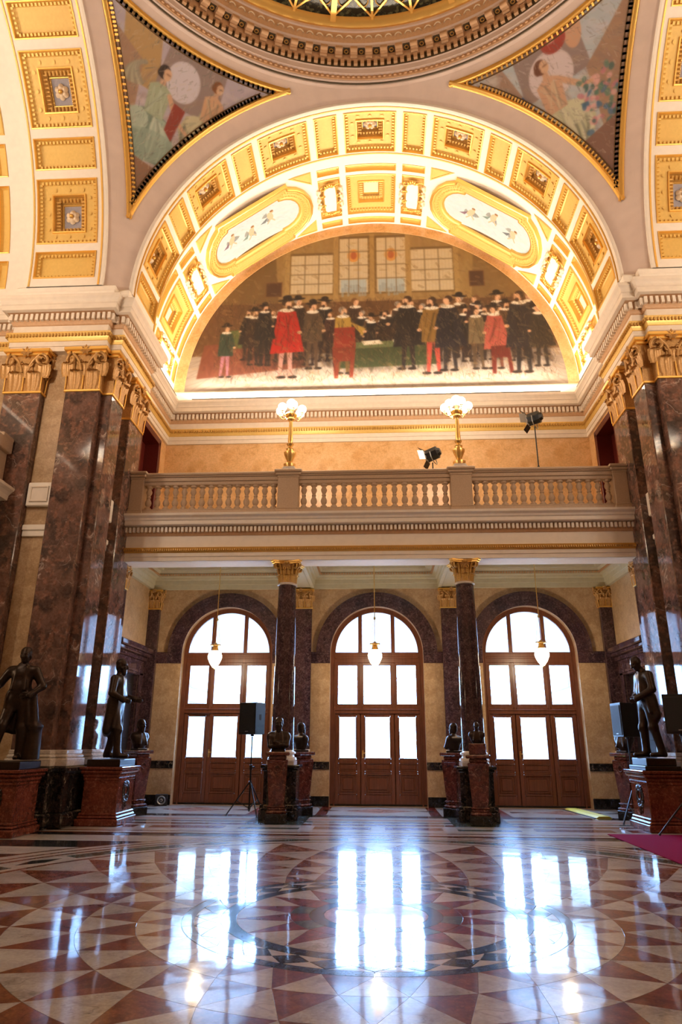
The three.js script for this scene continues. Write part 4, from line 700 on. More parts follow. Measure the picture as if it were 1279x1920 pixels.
const lunetteTex = canvasTex(2048, 1040, (g, w, h) => {
  g.fillStyle = css(0x8c6f42); g.fillRect(0, 0, w, h); brush(g, 0, 0, w, h * 0.7, [0x9a7d4c, 0x7c5f38, 0xa3875a], 1500, 120, 20, 1.4);
  poly(g, [[0, 500], [470, 150], [500, 520], [0, 700]], 0x5e4527, 0.7); poly(g, [[2048, 500], [1600, 150], [1570, 520], [2048, 700]], 0x6b5230, 0.6);
  // tall windows with leaded panes
  for (const [x0, x1, top, med] of [[560, 800, 150, 0], [838, 1000, 40, 1], [1050, 1215, 40, 1], [1245, 1480, 130, 0]]) {
    g.fillStyle = css(0x6b5230); g.fillRect(x0 - 16, top - 16, x1 - x0 + 32, 422 - top + 16); g.fillStyle = css(0xbfae90); g.fillRect(x0, top, x1 - x0, 412 - top); brush(g, x0 + 8, top + 8, x1 - 8, 395, [0xcbbc9e, 0xb3a284, 0xbab2a4, 0xb9a078], 420, 26, 9, 0.3);
    if (med) { g.fillStyle = css(0xa3b0b6); g.fillRect(x0 + 8, 325, x1 - x0 - 16, 82); for (let k = 0; k < 9; k++) { g.fillStyle = css(0x8a9296, 0.7); g.fillRect(x0 + 12 + k * 16, 400 - rr(20, 52), 13, 60); } ell(g, (x0 + x1) / 2, top + 120, 36, 44, 0, 0xc98434, 0.8); ell(g, (x0 + x1) / 2, top + 120, 18, 26, 0, 0x9c4a2c, 0.8); }
    g.strokeStyle = css(0x6d5a40, 0.9); for (let k = 1; k < 3; k++) { g.lineWidth = 6; g.beginPath(); g.moveTo(lerp(x0, x1, k / 3), top); g.lineTo(lerp(x0, x1, k / 3), 412); g.stroke(); } for (let k = 1; k < 4; k++) { g.beginPath(); g.moveTo(x0, lerp(top, 412, k / 4)); g.lineTo(x1, lerp(top, 412, k / 4)); g.stroke(); }
    g.strokeStyle = css(0x8b7a5c, 0.45); g.lineWidth = 2; for (let k = 1; k < 12; k++) { g.beginPath(); g.moveTo(lerp(x0, x1, k / 12), top); g.lineTo(lerp(x0, x1, k / 12), 412); g.stroke(); }
  }
  for (const x of [818, 1024, 1230, 540, 1500]) { g.fillStyle = css(0x9d7f4d); g.fillRect(x - 14, 10, 28, 440); brush(g, x - 12, 10, x + 8, 440, [0xb5965f, 0x7b6038], 90, 60, 5, 1.57); }
  for (const [x, y, ww, hh] of [[420, 330, 90, 95], [1570, 290, 80, 100]]) { g.fillStyle = css(0x4b2f1e); g.fillRect(x, y, ww, hh); g.strokeStyle = css(0x6a4a2a); g.lineWidth = 6; g.strokeRect(x, y, ww, hh); }
  // dark wainscot and hangings, stone floor in diamonds
  g.fillStyle = css(0x5d4026); g.fillRect(0, 470, w, 330); brush(g, 0, 450, w, 790, [0x6f4d2e, 0x432a1a, 0x53341f], 1200, 90, 18, 1.5);
  g.fillStyle = css(0x94877a); g.fillRect(0, 800, w, h - 800); brush(g, 0, 800, w, h, [0xa3968a, 0x807266, 0xaca092], 800, 140, 16, 0.05);
  g.strokeStyle = css(0x6c5f54, 0.45); g.lineWidth = 4; for (let k = -6; k < 22; k++) for (const e of [-1, 1]) { g.beginPath(); g.moveTo(k * 160, h); g.lineTo(1024 + (k * 160 - 1024) * 0.55 + e * 160, 800); g.stroke(); }
  poly(g, [[90, 730], [640, 700], [680, 880], [60, 940]], 0x6c3a2a); poly(g, [[230, 640], [600, 620], [612, 735], [220, 760]], 0x4d5730); brush(g, 100, 730, 640, 900, [0x7d4836, 0x552a20], 260, 60, 12, 1.5);
  // the company: a dense back row in the dark, then larger figures before it
  const darks = [0x221a18, 0x2d211c, 0x3a2a22, 0x2a2420, 0x4a3524, 0x1d1a1c, 0x3a2420];
  for (let i = 0; i < 44; i++) { const x = 330 + i * 37 + rr(-22, 22); gent(g, x, 850 + rr(-30, 20), rr(310, 420), darks[i % 7], 0x2a2120, { dir: rnd() < 0.5 ? 1 : -1, hat: rnd() < 0.4, beard: rnd() < 0.6, cape: rnd() < 0.5, hair: [0x3a261a, 0x6b4a2c, 0x8a8078][i % 3] }); }
  brush(g, 300, 640, 1980, 850, [0x1c1411, 0x2a1c14, 0x34241a], 900, 70, 20, 1.4);
  poly(g, [[870, 735], [1310, 725], [1380, 880], [840, 895]], 0x343a22); poly(g, [[870, 735], [1310, 725], [1296, 765], [885, 775]], 0x565c3a); brush(g, 860, 770, 1350, 880, [0x444b2e, 0x262a1a], 220, 50, 10, 1.5); poly(g, [[960, 728], [1060, 722], [1080, 748], [975, 754]], 0xc9bda6); poly(g, [[1130, 722], [1210, 718], [1218, 738], [1138, 744]], 0xc9bda6);
  gent(g, 545, 940, 520, 0x9c2018, 0xa87a70, { cape: true, hat: true, dir: 1, beard: true }); gent(g, 210, 930, 340, 0x2c3a30, 0xa06878, { dir: 1, hair: 0x5c4630, hat: true }); gent(g, 690, 890, 440, 0x4a3a2c, 0x4a382a, { dir: 1, hat: true }); gent(g, 860, 925, 440, 0xa0803a, 0x5c4628, { dir: 1, reach: 1.0, hair: 0x8a7f74, beard: true });
  poly(g, [[800, 760], [930, 755], [925, 830], [915, 950], [895, 950], [898, 850], [840, 852], [834, 955], [814, 955]], 0x6a2a1c); poly(g, [[812, 640], [925, 636], [930, 760], [806, 766]], 0x7c2a1e);
  gent(g, 1215, 905, 480, 0x1f1a1b, 0x241c1c, { dir: -1, reach: 0.6, beard: true, cape: true }); gent(g, 1350, 935, 500, 0x7c5c2c, 0xa43e34, { dir: -1, beard: true }); gent(g, 1440, 920, 490, 0x201c22, 0x241e20, { dir: -1, cape: true });
  gent(g, 1590, 915, 400, 0x6c5c42, 0x4c3a2a, { dir: 1, reach: 0.5 }); gent(g, 1690, 915, 410, 0xa44e42, 0x5a3024, { dir: -1, hat: true, cape: true }); poly(g, [[1660, 780], [1760, 775], [1772, 945], [1752, 945], [1744, 850], [1686, 852], [1680, 948], [1660, 948]], 0x5c2018); gent(g, 1830, 940, 530, 0x241e22, 0x1e1a1c, { dir: -1, beard: true, cape: true }); gent(g, 1930, 905, 400, 0x2a241e, 0x241e1c, { dir: -1, hat: true, cape: true });
  gent(g, 420, 800, 340, 0x1e1a1c, 0x1e1a1c, { dir: 1, hat: true, beard: true, cape: true });
}, 4, (g, w, h) => { brush(g, 150, 440, w - 40, 960, [0x2a1c14, 0x5a4028, 0x8c6c46, 0x3c2c22, 0x6a4a30], 3500, 26, 6, 1.3); brush(g, 0, 0, w, h, [0xa08458, 0x6a5030, 0x88704c], 900, 30, 14, 0.6); });
function figureRobe(g, x, y, h, robe, robe2, hair, o = {}) {   // a seated robed figure, hem at y
  const w = h * 0.34, sk = 0xc29a7e, dk = 0x55584e;
  poly(g, [[x - w * 0.95, y], [x - w * 0.8, y - h * 0.3], [x - w * 0.45, y - h * 0.46], [x + w * 0.2, y - h * 0.5], [x + w * 0.8, y - h * 0.4], [x + w * 0.95, y - h * 0.2], [x + w * 0.7, y], [x + w * 0.1, y + h * 0.05], [x - w * 0.5, y + h * 0.03]], robe);
  for (let i = 0; i < 40; i++) { const a = rr(-0.9, 0.9), c = [robe2, robe, dk, 0xe0dccc][Math.floor(rnd() * 4)]; g.strokeStyle = css(c, rr(0.2, 0.6)); g.lineWidth = h * 0.022 * rr(0.4, 1.5); g.lineCap = 'round'; g.beginPath(); g.moveTo(x + a * w * 0.5, y - h * 0.44 + Math.abs(a) * h * 0.08); g.quadraticCurveTo(x + a * w * 1.1 + rr(-10, 10), y - h * 0.28, x + a * w * 0.8 + rr(-14, 14), y - h * rr(0, 0.12)); g.stroke(); }
  ell(g, x + w * 0.42, y - h * 0.34, w * 0.34, h * 0.12, 0.3, robe2, 0.7); ell(g, x - w * 0.35, y - h * 0.33, w * 0.36, h * 0.12, -0.3, robe2, 0.5);
  poly(g, [[x - w * 0.36, y - h * 0.74], [x - w * 0.1, y - h * 0.79], [x + w * 0.12, y - h * 0.79], [x + w * 0.38, y - h * 0.73], [x + w * 0.3, y - h * 0.44], [x - w * 0.32, y - h * 0.44]], o.top ?? robe2);
  for (let i = 0; i < 10; i++) { g.strokeStyle = css(rnd() < 0.5 ? dk : robe2, 0.3); g.lineWidth = h * 0.014; g.beginPath(); g.moveTo(x + rr(-0.3, 0.3) * w, y - h * 0.72); g.lineTo(x + rr(-0.3, 0.3) * w, y - h * 0.46); g.stroke(); }
  const e = Math.sign(o.arm ?? 1); g.strokeStyle = css(sk); g.lineWidth = h * 0.055; g.lineCap = g.lineJoin = 'round'; g.beginPath(); g.moveTo(x + e * w * 0.32, y - h * 0.71); g.lineTo(x + w * (o.arm ?? 0.7), y - h * 0.52); g.stroke(); g.lineWidth = h * 0.042; g.beginPath(); g.moveTo(x + w * (o.arm ?? 0.7), y - h * 0.52); g.lineTo(x + w * (o.arm ?? 0.7) + e * h * 0.13, y - h * (o.armUp ?? 0.44)); g.stroke();
  poly(g, [[x - h * 0.03, y - h * 0.78], [x + h * 0.035, y - h * 0.78], [x + h * 0.03, y - h * 0.86], [x - h * 0.025, y - h * 0.86]], sk);
  ell(g, x - e * h * 0.014, y - h * 0.905, h * 0.068, h * 0.072, 0, hair); ell(g, x + e * h * 0.018, y - h * 0.893, h * 0.047, h * 0.062, 0, 0xcaa486); ell(g, x - e * h * 0.055, y - h * 0.885, h * 0.034, h * 0.04, 0, hair); ell(g, x + e * h * 0.03, y - h * 0.9, h * 0.03, h * 0.008, 0, 0x6c4c3c, 0.7);
}
function wing(g, x, y, l, a, col) { for (let i = 0; i < 7; i++) { const b = a + i * 0.13; g.strokeStyle = css(i % 2 ? col : 0x8e8878, 0.85); g.lineWidth = l * 0.13; g.lineCap = 'round'; g.beginPath(); g.moveTo(x, y); g.quadraticCurveTo(x + l * 0.5 * cos(a - 0.5), y + l * 0.5 * sin(a - 0.5), x + l * (1 - i * 0.06) * cos(b), y + l * (1 - i * 0.06) * sin(b)); g.stroke(); } }
function pendBase(g, w, h, sky, stone, tilt) {
  g.fillStyle = css(sky); g.fillRect(0, 0, w, h); brush(g, 0, 0, w, h, [sky, 0xc3b6c4, 0xa9a6b4, 0xd0c6c4], 900, 60, 22, 0.4);
  poly(g, tilt[0], stone); poly(g, tilt[1], 0x8c7a78); poly(g, tilt[2], 0x9c7c66); brush(g, 0, h * 0.3, w, h, [0x9c8478, 0x7c6a68, 0xa88c74], 700, 70, 16, 0.9);
}
const pendLeftTex = canvasTex(1024, 776, (g, w, h) => {      // triangle: base above, point below; u = 0 lies next to the window arch
  pendBase(g, w, h, 0xaba0ae, 0xab8c60, [[[700, 0], [850, 0], [760, 330], [610, 330]], [[400, 60], [620, 60], [640, 330], [380, 330]], [[700, 250], [1024, 120], [1024, 776], [640, 776]]]);
  ell(g, 540, 240, 66, 72, 0, 0xc4bdc8); wing(g, 410, 250, 150, 1.4, 0xc9c0aa); wing(g, 330, 240, 120, 2.2, 0xb9b19c); wing(g, 690, 250, 110, 0.9, 0xa9a48c);
  poly(g, [[300, 330], [360, 300], [470, 420], [420, 470], [310, 420]], 0x39406a); figureRobe(g, 410, 460, 300, 0xaea688, 0xc4bd9c, 0x7a4a2a, { top: 0xc29a7c, arm: -0.7 });
  figureRobe(g, 610, 560, 350, 0x76897c, 0xb9c6b8, 0x2e2220, { top: 0x9aa48c, arm: -0.75 }); poly(g, [[500, 330], [548, 322], [556, 430], [520, 460]], 0x8a3a30); ell(g, 610, 520, 120, 60, 0.3, 0x8fa094, 0.7);
  poly(g, [[360, 470], [470, 420], [520, 520], [440, 560]], 0x8c6a56); poly(g, [[440, 600], [760, 560], [700, 776], [420, 776]], 0x8a6852); }, 3, (g, w, h) => { brush(g, 100, 40, 950, 760, [0x6c6460, 0xb0a08c, 0x85877c, 0x5a6a64, 0xc4b8ac], 2200, 20, 5, 1.2); });
const pendRightTex = canvasTex(1024, 776, (g, w, h) => {
  pendBase(g, w, h, 0xa9b2ba, 0x9c8070, [[[230, 40], [330, 60], [420, 420], [300, 420]], [[400, 0], [640, 0], [640, 300], [380, 300]], [[620, 300], [1024, 60], [1024, 776], [600, 776]]]);
  brush(g, 0, 0, 300, 300, [0xa0b8c4, 0xc6ced4, 0xd2cac8], 300, 50, 22, 0.3); ell(g, 500, 250, 84, 84, 0, 0xcabcc0);
  poly(g, [[330, 270], [380, 260], [430, 470], [370, 500], [310, 400]], 0x2c4076); figureRobe(g, 480, 540, 370, 0xb4b294, 0xc9c7aa, 0x6a4432, { top: 0xc29a80, arm: 0.9, armUp: 0.5 });
  wing(g, 680, 110, 110, -0.2, 0xbdb4a2); ell(g, 620, 160, 34, 60, 0.2, 0xc2987c); ell(g, 606, 84, 30, 33, 0, 0xc2987c); ell(g, 602, 70, 30, 22, 0, 0x7c5030); ell(g, 548, 150, 48, 42, 0, 0x983e34); ell(g, 540, 140, 16, 16, 0, 0xcc9084);
  for (let i = 0; i < 80; i++) ell(g, rr(560, 700), rr(330, 520), rr(6, 16), rr(5, 12), rr(0, 3), [0x3f5f5c, 0x547a6c, 0xb87480, 0xd0a09c, 0x48688a][i % 5], 0.8);
  poly(g, [[400, 560], [700, 500], [760, 776], [420, 776]], 0x806054); }, 3, (g, w, h) => { brush(g, 100, 40, 950, 760, [0x7c706a, 0xac9c8e, 0x877c72, 0x6a5c58, 0xc6bab4], 2200, 20, 5, 1.0); });
const ovalTex = (k) => canvasTex(1024, 448, (g, w, h) => {
  g.fillStyle = css(0xb6c4ca); g.fillRect(0, 0, w, h); brush(g, 0, 0, w, h, [0xbac6c8, 0xa6bcc6, 0xc4c2ba, 0xa2bac0], 700, 70, 26, 0.1);
  for (let i = 0; i < 3; i++) { const x = (k ? [300, 540, 780] : [240, 470, 700])[i], y = 150 + 70 * ((i + k) % 2); wing(g, x, y, 95, 0.4 + i * 0.7, 0x6c7884); wing(g, x, y, 85, 2.4 + i * 0.4, 0x7c8690); ell(g, x, y + 20, 32, 56, 0.6 - i * 0.4, 0xd2a98c); ell(g, x + 24, y - 34, 20, 22, 0, 0xd2a98c); ell(g, x + 22, y - 44, 19, 14, 0, 0x8a6440); g.strokeStyle = css(0xd2a98c); g.lineWidth = 16; g.lineCap = 'round'; g.beginPath(); g.moveTo(x, y + 60); g.lineTo(x - 40, y + 110); g.moveTo(x + 10, y + 60); g.lineTo(x + 40, y + 105); g.stroke(); poly(g, [[x - 30, y + 20], [x - 120, y + 70], [x - 60, y + 80]], [0x6c4a5c, 0x5c7068, 0x4c5058][i], 0.8); }
  brush(g, 0, 0, w, h, [0xb4b8b4, 0x93a4a6], 250, 40, 10, 0.4);
});
const paintMat = (name, map) => std(name, { map, roughness: 0.6 });
raiseVaults(paintMat('oval_canvas_left', ovalTex(0)), paintMat('oval_canvas_right', ovalTex(1)));
pendentive(-1, paintMat('pendentive_canvas_left', pendLeftTex), 'plain rose-grey curved pendentive rising beside the left arm', 'triangular mural of two seated winged robed figures, upper left');
pendentive(1, paintMat('pendentive_canvas_right', pendRightTex), 'plain rose-grey curved pendentive rising beside the right arm', 'triangular mural of a seated figure with garland and child, upper right');
domeRing();
// lunette mural over the gallery
{
  const o = thing('lunette_mural', 'semicircular mural of a company in dark dress before tall windows', 'painting', [0, 13.2, 0]);
  const R = 6.58, s = new THREE.Shape(); s.moveTo(-R - 0.02, -0.12); s.lineTo(R + 0.02, -0.12); s.lineTo(R, 0); s.absarc(0, 0, R, 0, PI, false); s.lineTo(-R - 0.02, -0.12);
  const g = flat(new THREE.ShapeGeometry(s, 64).translate(0, 0, 0.03)), p = g.attributes.position, uv = new Float32Array(p.count * 2);
  for (let i = 0; i < p.count; i++) { uv[2 * i] = (p.getX(i) + R) / (2 * R); uv[2 * i + 1] = (p.getY(i) + 0.12) / (R + 0.12); }
  g.setAttribute('uv', new THREE.BufferAttribute(uv, 2)); mesh('canvas', g, paintMat('lunette_canvas', lunetteTex), o);
  const b = new THREE.Shape(); b.absarc(0, 0, 6.97, 0, PI, false); b.lineTo(-6.97, -0.2); b.lineTo(-R, -0.2); b.lineTo(-R, 0); b.absarc(0, 0, R, PI, 0, true); b.lineTo(R, -0.2); b.lineTo(6.97, -0.2);
  mesh('honey_border', extr(b, 0.03, 0.01, 64), MT.orangeMarble, o);
}
// ---------------------------------------------------------------- Corinthian capitals
function leafGeo(W, H, out = 1) {                              // acanthus leaf in front of z = 0, tip curling forward
  const v = [], uvn = 9, m = 12, c = H * 0.13, f = (i, j) => {
    const t = j / uvn, e = -1 + 2 * i / m; let y, z;
    if (t < 0.7) { y = H * 0.88 * t / 0.7; z = 0.012 + out * 0.16 * H * t * t; } else { const a = (t - 0.7) / 0.3 * 2.5; y = H * 0.88 + c * sin(a); z = 0.012 + out * 0.16 * H * 0.49 + c * (1 - cos(a)); }
    const lobe = 1 - 0.16 * Math.abs(sin(t * PI * 4)), w = W / 2 * (0.8 + 0.35 * sin(t * PI * 0.9)) * lobe * (t > 0.85 ? 1 - (t - 0.85) * 2.5 : 1);
    return [e * w, y, z - 0.05 * W * e * e + 0.05 * W * cos(e * PI * 3) * (0.4 + 0.6 * t)];
  };
  for (let i = 0; i < m; i++) for (let j = 0; j < uvn; j++) { const a = f(i, j), b = f(i + 1, j), d = f(i + 1, j + 1), e = f(i, j + 1); v.push(...a, ...b, ...d, ...a, ...d, ...e); }
  return crease(raw(v), 0.9);
}
function voluteGeo(r, th) { return tube(Array.from({ length: 16 }, (_, i) => { const a = PI * 0.5 - i / 15 * 3.6 * PI / 1.6, q = r * (1 - i / 19); return [q * cos(a), q * sin(a), 0.15 * r * i / 15]; }), th, 6, 26); }
// one face of a pilaster capital, w wide and h high, standing on y = 0 in front of z = 0
function capitalFace(w, h) {
  const lv = [], gd = [], n = Math.max(1, Math.round(w / (h * 0.36))), lw = w / n;
  for (let i = 0; i < n; i++) { const x = -w / 2 + (i + 0.5) * lw; lv.push(at(leafGeo(lw * 0.86, h * 0.42), x, h * 0.03, 0.01)); }
  for (let i = 0; i <= n; i++) { const x = -w / 2 + i * lw; gd.push(rod([x, h * 0.03, 0.03], [x, h * 0.34, 0.05], h * 0.014)); lv.push(at(leafGeo(lw * 0.8, h * 0.3, 1.5), x, h * 0.33, 0.02)); }
  for (const e of [-1, 1]) { lv.push(at(voluteGeo(h * 0.15, h * 0.035), e * (w / 2 - h * 0.06), h * 0.72, 0.09, e > 0 ? 0.5 : PI - 0.5)); lv.push(tube([[e * w * 0.08, h * 0.45, 0.05], [e * w * 0.16, h * 0.66, 0.07], [e * w * 0.36, h * 0.84, 0.1]], h * 0.035, 5, 10)); }
  lv.push(at(voluteGeo(h * 0.08, h * 0.022), -h * 0.09, h * 0.64, 0.06, PI), at(voluteGeo(h * 0.08, h * 0.022), h * 0.09, h * 0.64, 0.06));
  for (let i = 0; i < 7; i++) { const a = i / 7 * 2 * PI; lv.push(new THREE.OctahedronGeometry(h * 0.05, 0).scale(0.7, 1.3, 0.7).rotateZ(-a).toNonIndexed().translate(sin(a) * h * 0.07, h * 0.92 + cos(a) * h * 0.07, 0.12)); }
  return { lv: merge(lv), gd: merge(gd) };
}
function capital(parent, x0, x1, z0, z1, y, h, faces) {        // rectangular capital over a pilaster
  const g = new THREE.Group(); g.name = 'capital'; parent.add(g);
  mesh('bell', box(x0, x1, y, y + h * 0.86, z0, z1), MT.capital, g);
  const lv = [], gd = [];
  for (const [dir, w] of faces) {
    const c = capitalFace(w, h), [px, pz, ry] = { px: [x1, (z0 + z1) / 2, PI / 2], nx: [x0, (z0 + z1) / 2, -PI / 2], pz: [(x0 + x1) / 2, z1, 0] }[dir];
    lv.push(at(c.lv, px, y, pz, ry)); gd.push(at(c.gd, px, y, pz, ry));
  }
  mesh('acanthus_leaves', merge(lv), MT.capital, g); mesh('gilt_stems', merge(gd), MT.gold, g);
  const k = h * 0.06; mesh('abacus', merge([cbox(x0 - k, x1 + k, y + h * 0.86, y + h * 0.92, z0 - k, z1 + k, 0.01), cbox(x0 - k * 1.8, x1 + k * 1.8, y + h * 0.92, y + h, z0 - k * 1.8, z1 + k * 1.8, 0.015)]), MT.gold, g);
  mesh('neck_ring', cbox(x0 - 0.03, x1 + 0.03, y - 0.02, y + h * 0.035, z0 - 0.03, z1 + 0.03, 0.012), MT.gold, g);
  return g;
}
// ---------------------------------------------------------------- piers at the two far corners of the square
for (const s of [-1, 1]) {
  const p = struct('pier', `tall pier of red-brown marble pilasters at the ${s < 0 ? 'left' : 'right'}, below the pendentive`, 'pier');
  const X = (a, b) => (s < 0 ? [a, b] : [-b, -a]), F = (d) => (s < 0 ? d : { px: 'nx', nx: 'px', pz: 'pz' }[d]);
  mesh('core', merge([box(...X(-9.9, -6.88), -0.2, 11.25, 3.42, 5.72), box(...X(-13.4, -9.4), -0.2, 11.25, 3.42, 5.3), box(...X(-13.4, -7.2), 11.2, 13.3, 3.42, 5.4)]), MT.yellowMarble, p);
  const shafts = [[-7.70, -6.83, 5.4, 5.98, [['pz', 0.87], ['nx', 0.3]]], [-7.3, -6.58, 5.0, 5.76, [['px', 0.76]]], [-7.2, -6.6, 3.43, 4.4, [['px', 0.97]]], [-9.3, -8.35, 5.4, 5.95, [['pz', 0.95], ['px', 0.25]]]];
  for (const [a, b, c, d, faces] of shafts) {
    mesh('pilaster_shaft', cbox(...X(a, b), 1.5, 10.0, c, d, 0.02), MT.redMarble, p);
    mesh('pilaster_base', merge([cbox(...X(a - 0.07, b + 0.07), 1.2, 1.36, c - 0.07, d + 0.07, 0.015), cbox(...X(a - 0.05, b + 0.05), 1.36, 1.44, c - 0.05, d + 0.05, 0.03), cbox(...X(a - 0.02, b + 0.02), 1.44, 1.53, c - 0.02, d + 0.02, 0.015)]), MT.whiteMarble, p);
    mesh('pilaster_pedestal', merge([cbox(...X(a - 0.05, b + 0.05), 0.3, 1.1, c - 0.05, d + 0.05, 0.015), cbox(...X(a - 0.1, b + 0.1), 1.08, 1.2, c - 0.1, d + 0.1, 0.03), cbox(...X(a - 0.12, b + 0.12), 0, 0.3, c - 0.12, d + 0.12, 0.03)]), MT.darkMarble, p);
    const [x0, x1] = X(a, b); capital(p, x0, x1, c, d, 10.0, 1.22, faces.map(([q, w]) => [F(q), w]));
  }
  // white blocks and a string course on the yellow strips
  const strips = [[-8.33, -7.72, 5.72, 5.72], null];
  const framed = (x0, x1, z0, z1) => merge([cbox(...X(x0, x1), 7.02, 7.62, z0, z1, 0.02)]);
  mesh('string_block', framed(-8.33, -7.72, 5.72, 5.84), MT.white, p); mesh('string_block', framed(-6.88, -6.76, 4.42, 4.98), MT.white, p);
  mesh('block_panel', merge([cbox(...X(-8.24, -7.81), 7.14, 7.5, 5.84, 5.85, 0.004), frameRect(...X(-8.25, -7.8), 7.12, 7.52, 0.04, 5.84, 5.87)]), MT.cream, p);
  mesh('string_course', merge([cbox(...X(-8.33, -7.72), 6.28, 6.42, 5.72, 5.78, 0.01), cbox(...X(-8.33, -7.72), 6.42, 6.56, 5.72, 5.82, 0.02), cbox(...X(-6.88, -6.82), 6.28, 6.42, 4.42, 4.98, 0.01), cbox(...X(-6.88, -6.78), 6.42, 6.56, 4.42, 4.98, 0.02)]), MT.white, p);
}
// ---------------------------------------------------------------- the main entablature round the hall
{
  const half = [[-13.32, 21], [-13.32, 5.5], [-9.38, 5.5], [-9.38, 5.9], [-6.85, 5.9], [-6.85, 5.68], [-6.55, 5.68], [-6.55, 3.38], [-6.98, 3.38], [-6.98, 0.06]], path = [...half, ...half.map(([x, z]) => [-x, z]).reverse()];
  const t = struct('trim_1', 'main cream entablature with dentils and gilt beads running round the hall', 'entablature');
  const sw = (prof, m, n) => mesh(n, sweep(path, prof, { caps: false }), m, t);
  sw([[-0.3, 11.22], [0, 11.22], [0, 11.35], [0.03, 11.355], [0.03, 11.49]], MT.cream, 'architrave');
  sw([[0.03, 11.49], [0.045, 11.5], [0.06, 11.56], [0.1, 11.66], [0.11, 11.71], [0.11, 11.735], [0.0, 11.75]], MT.ochreDark, 'gilt_moulding');
  sw([[0.0, 11.75], [0.0, 11.98]], MT.cream, 'frieze');
  sw([[0.0, 11.98], [0.03, 12.0], [0.05, 12.05], [0.06, 12.06], [0.06, 12.3], [0.16, 12.31]], MT.frieze, 'bed_moulding');
  sw([[0.16, 12.31], [0.25, 12.33], [0.255, 12.35], [0.255, 12.46], [0.28, 12.48], [0.285, 12.53], [0.31, 12.58], [0.35, 12.63], [0.36, 12.7]], MT.cream, 'corona');
  sw([[0.36, 12.7], [0.34, 12.72], [0.06, 12.78], [0.06, 12.98], [0.09, 13.0], [0.09, 13.12], [0.02, 13.2], [-0.5, 13.22]], MT.white, 'ledge');
  stuff(mesh('dentils', blocks(path, 0.06, 0.15, 12.09, 12.27, 0.075, 0.135), MT.cream, t));
  stuff(mesh('gilt_beads', blocks(path, 0.08, 0.13, 11.6, 11.68, 0.045, 0.085), MT.goldDim, t));
}
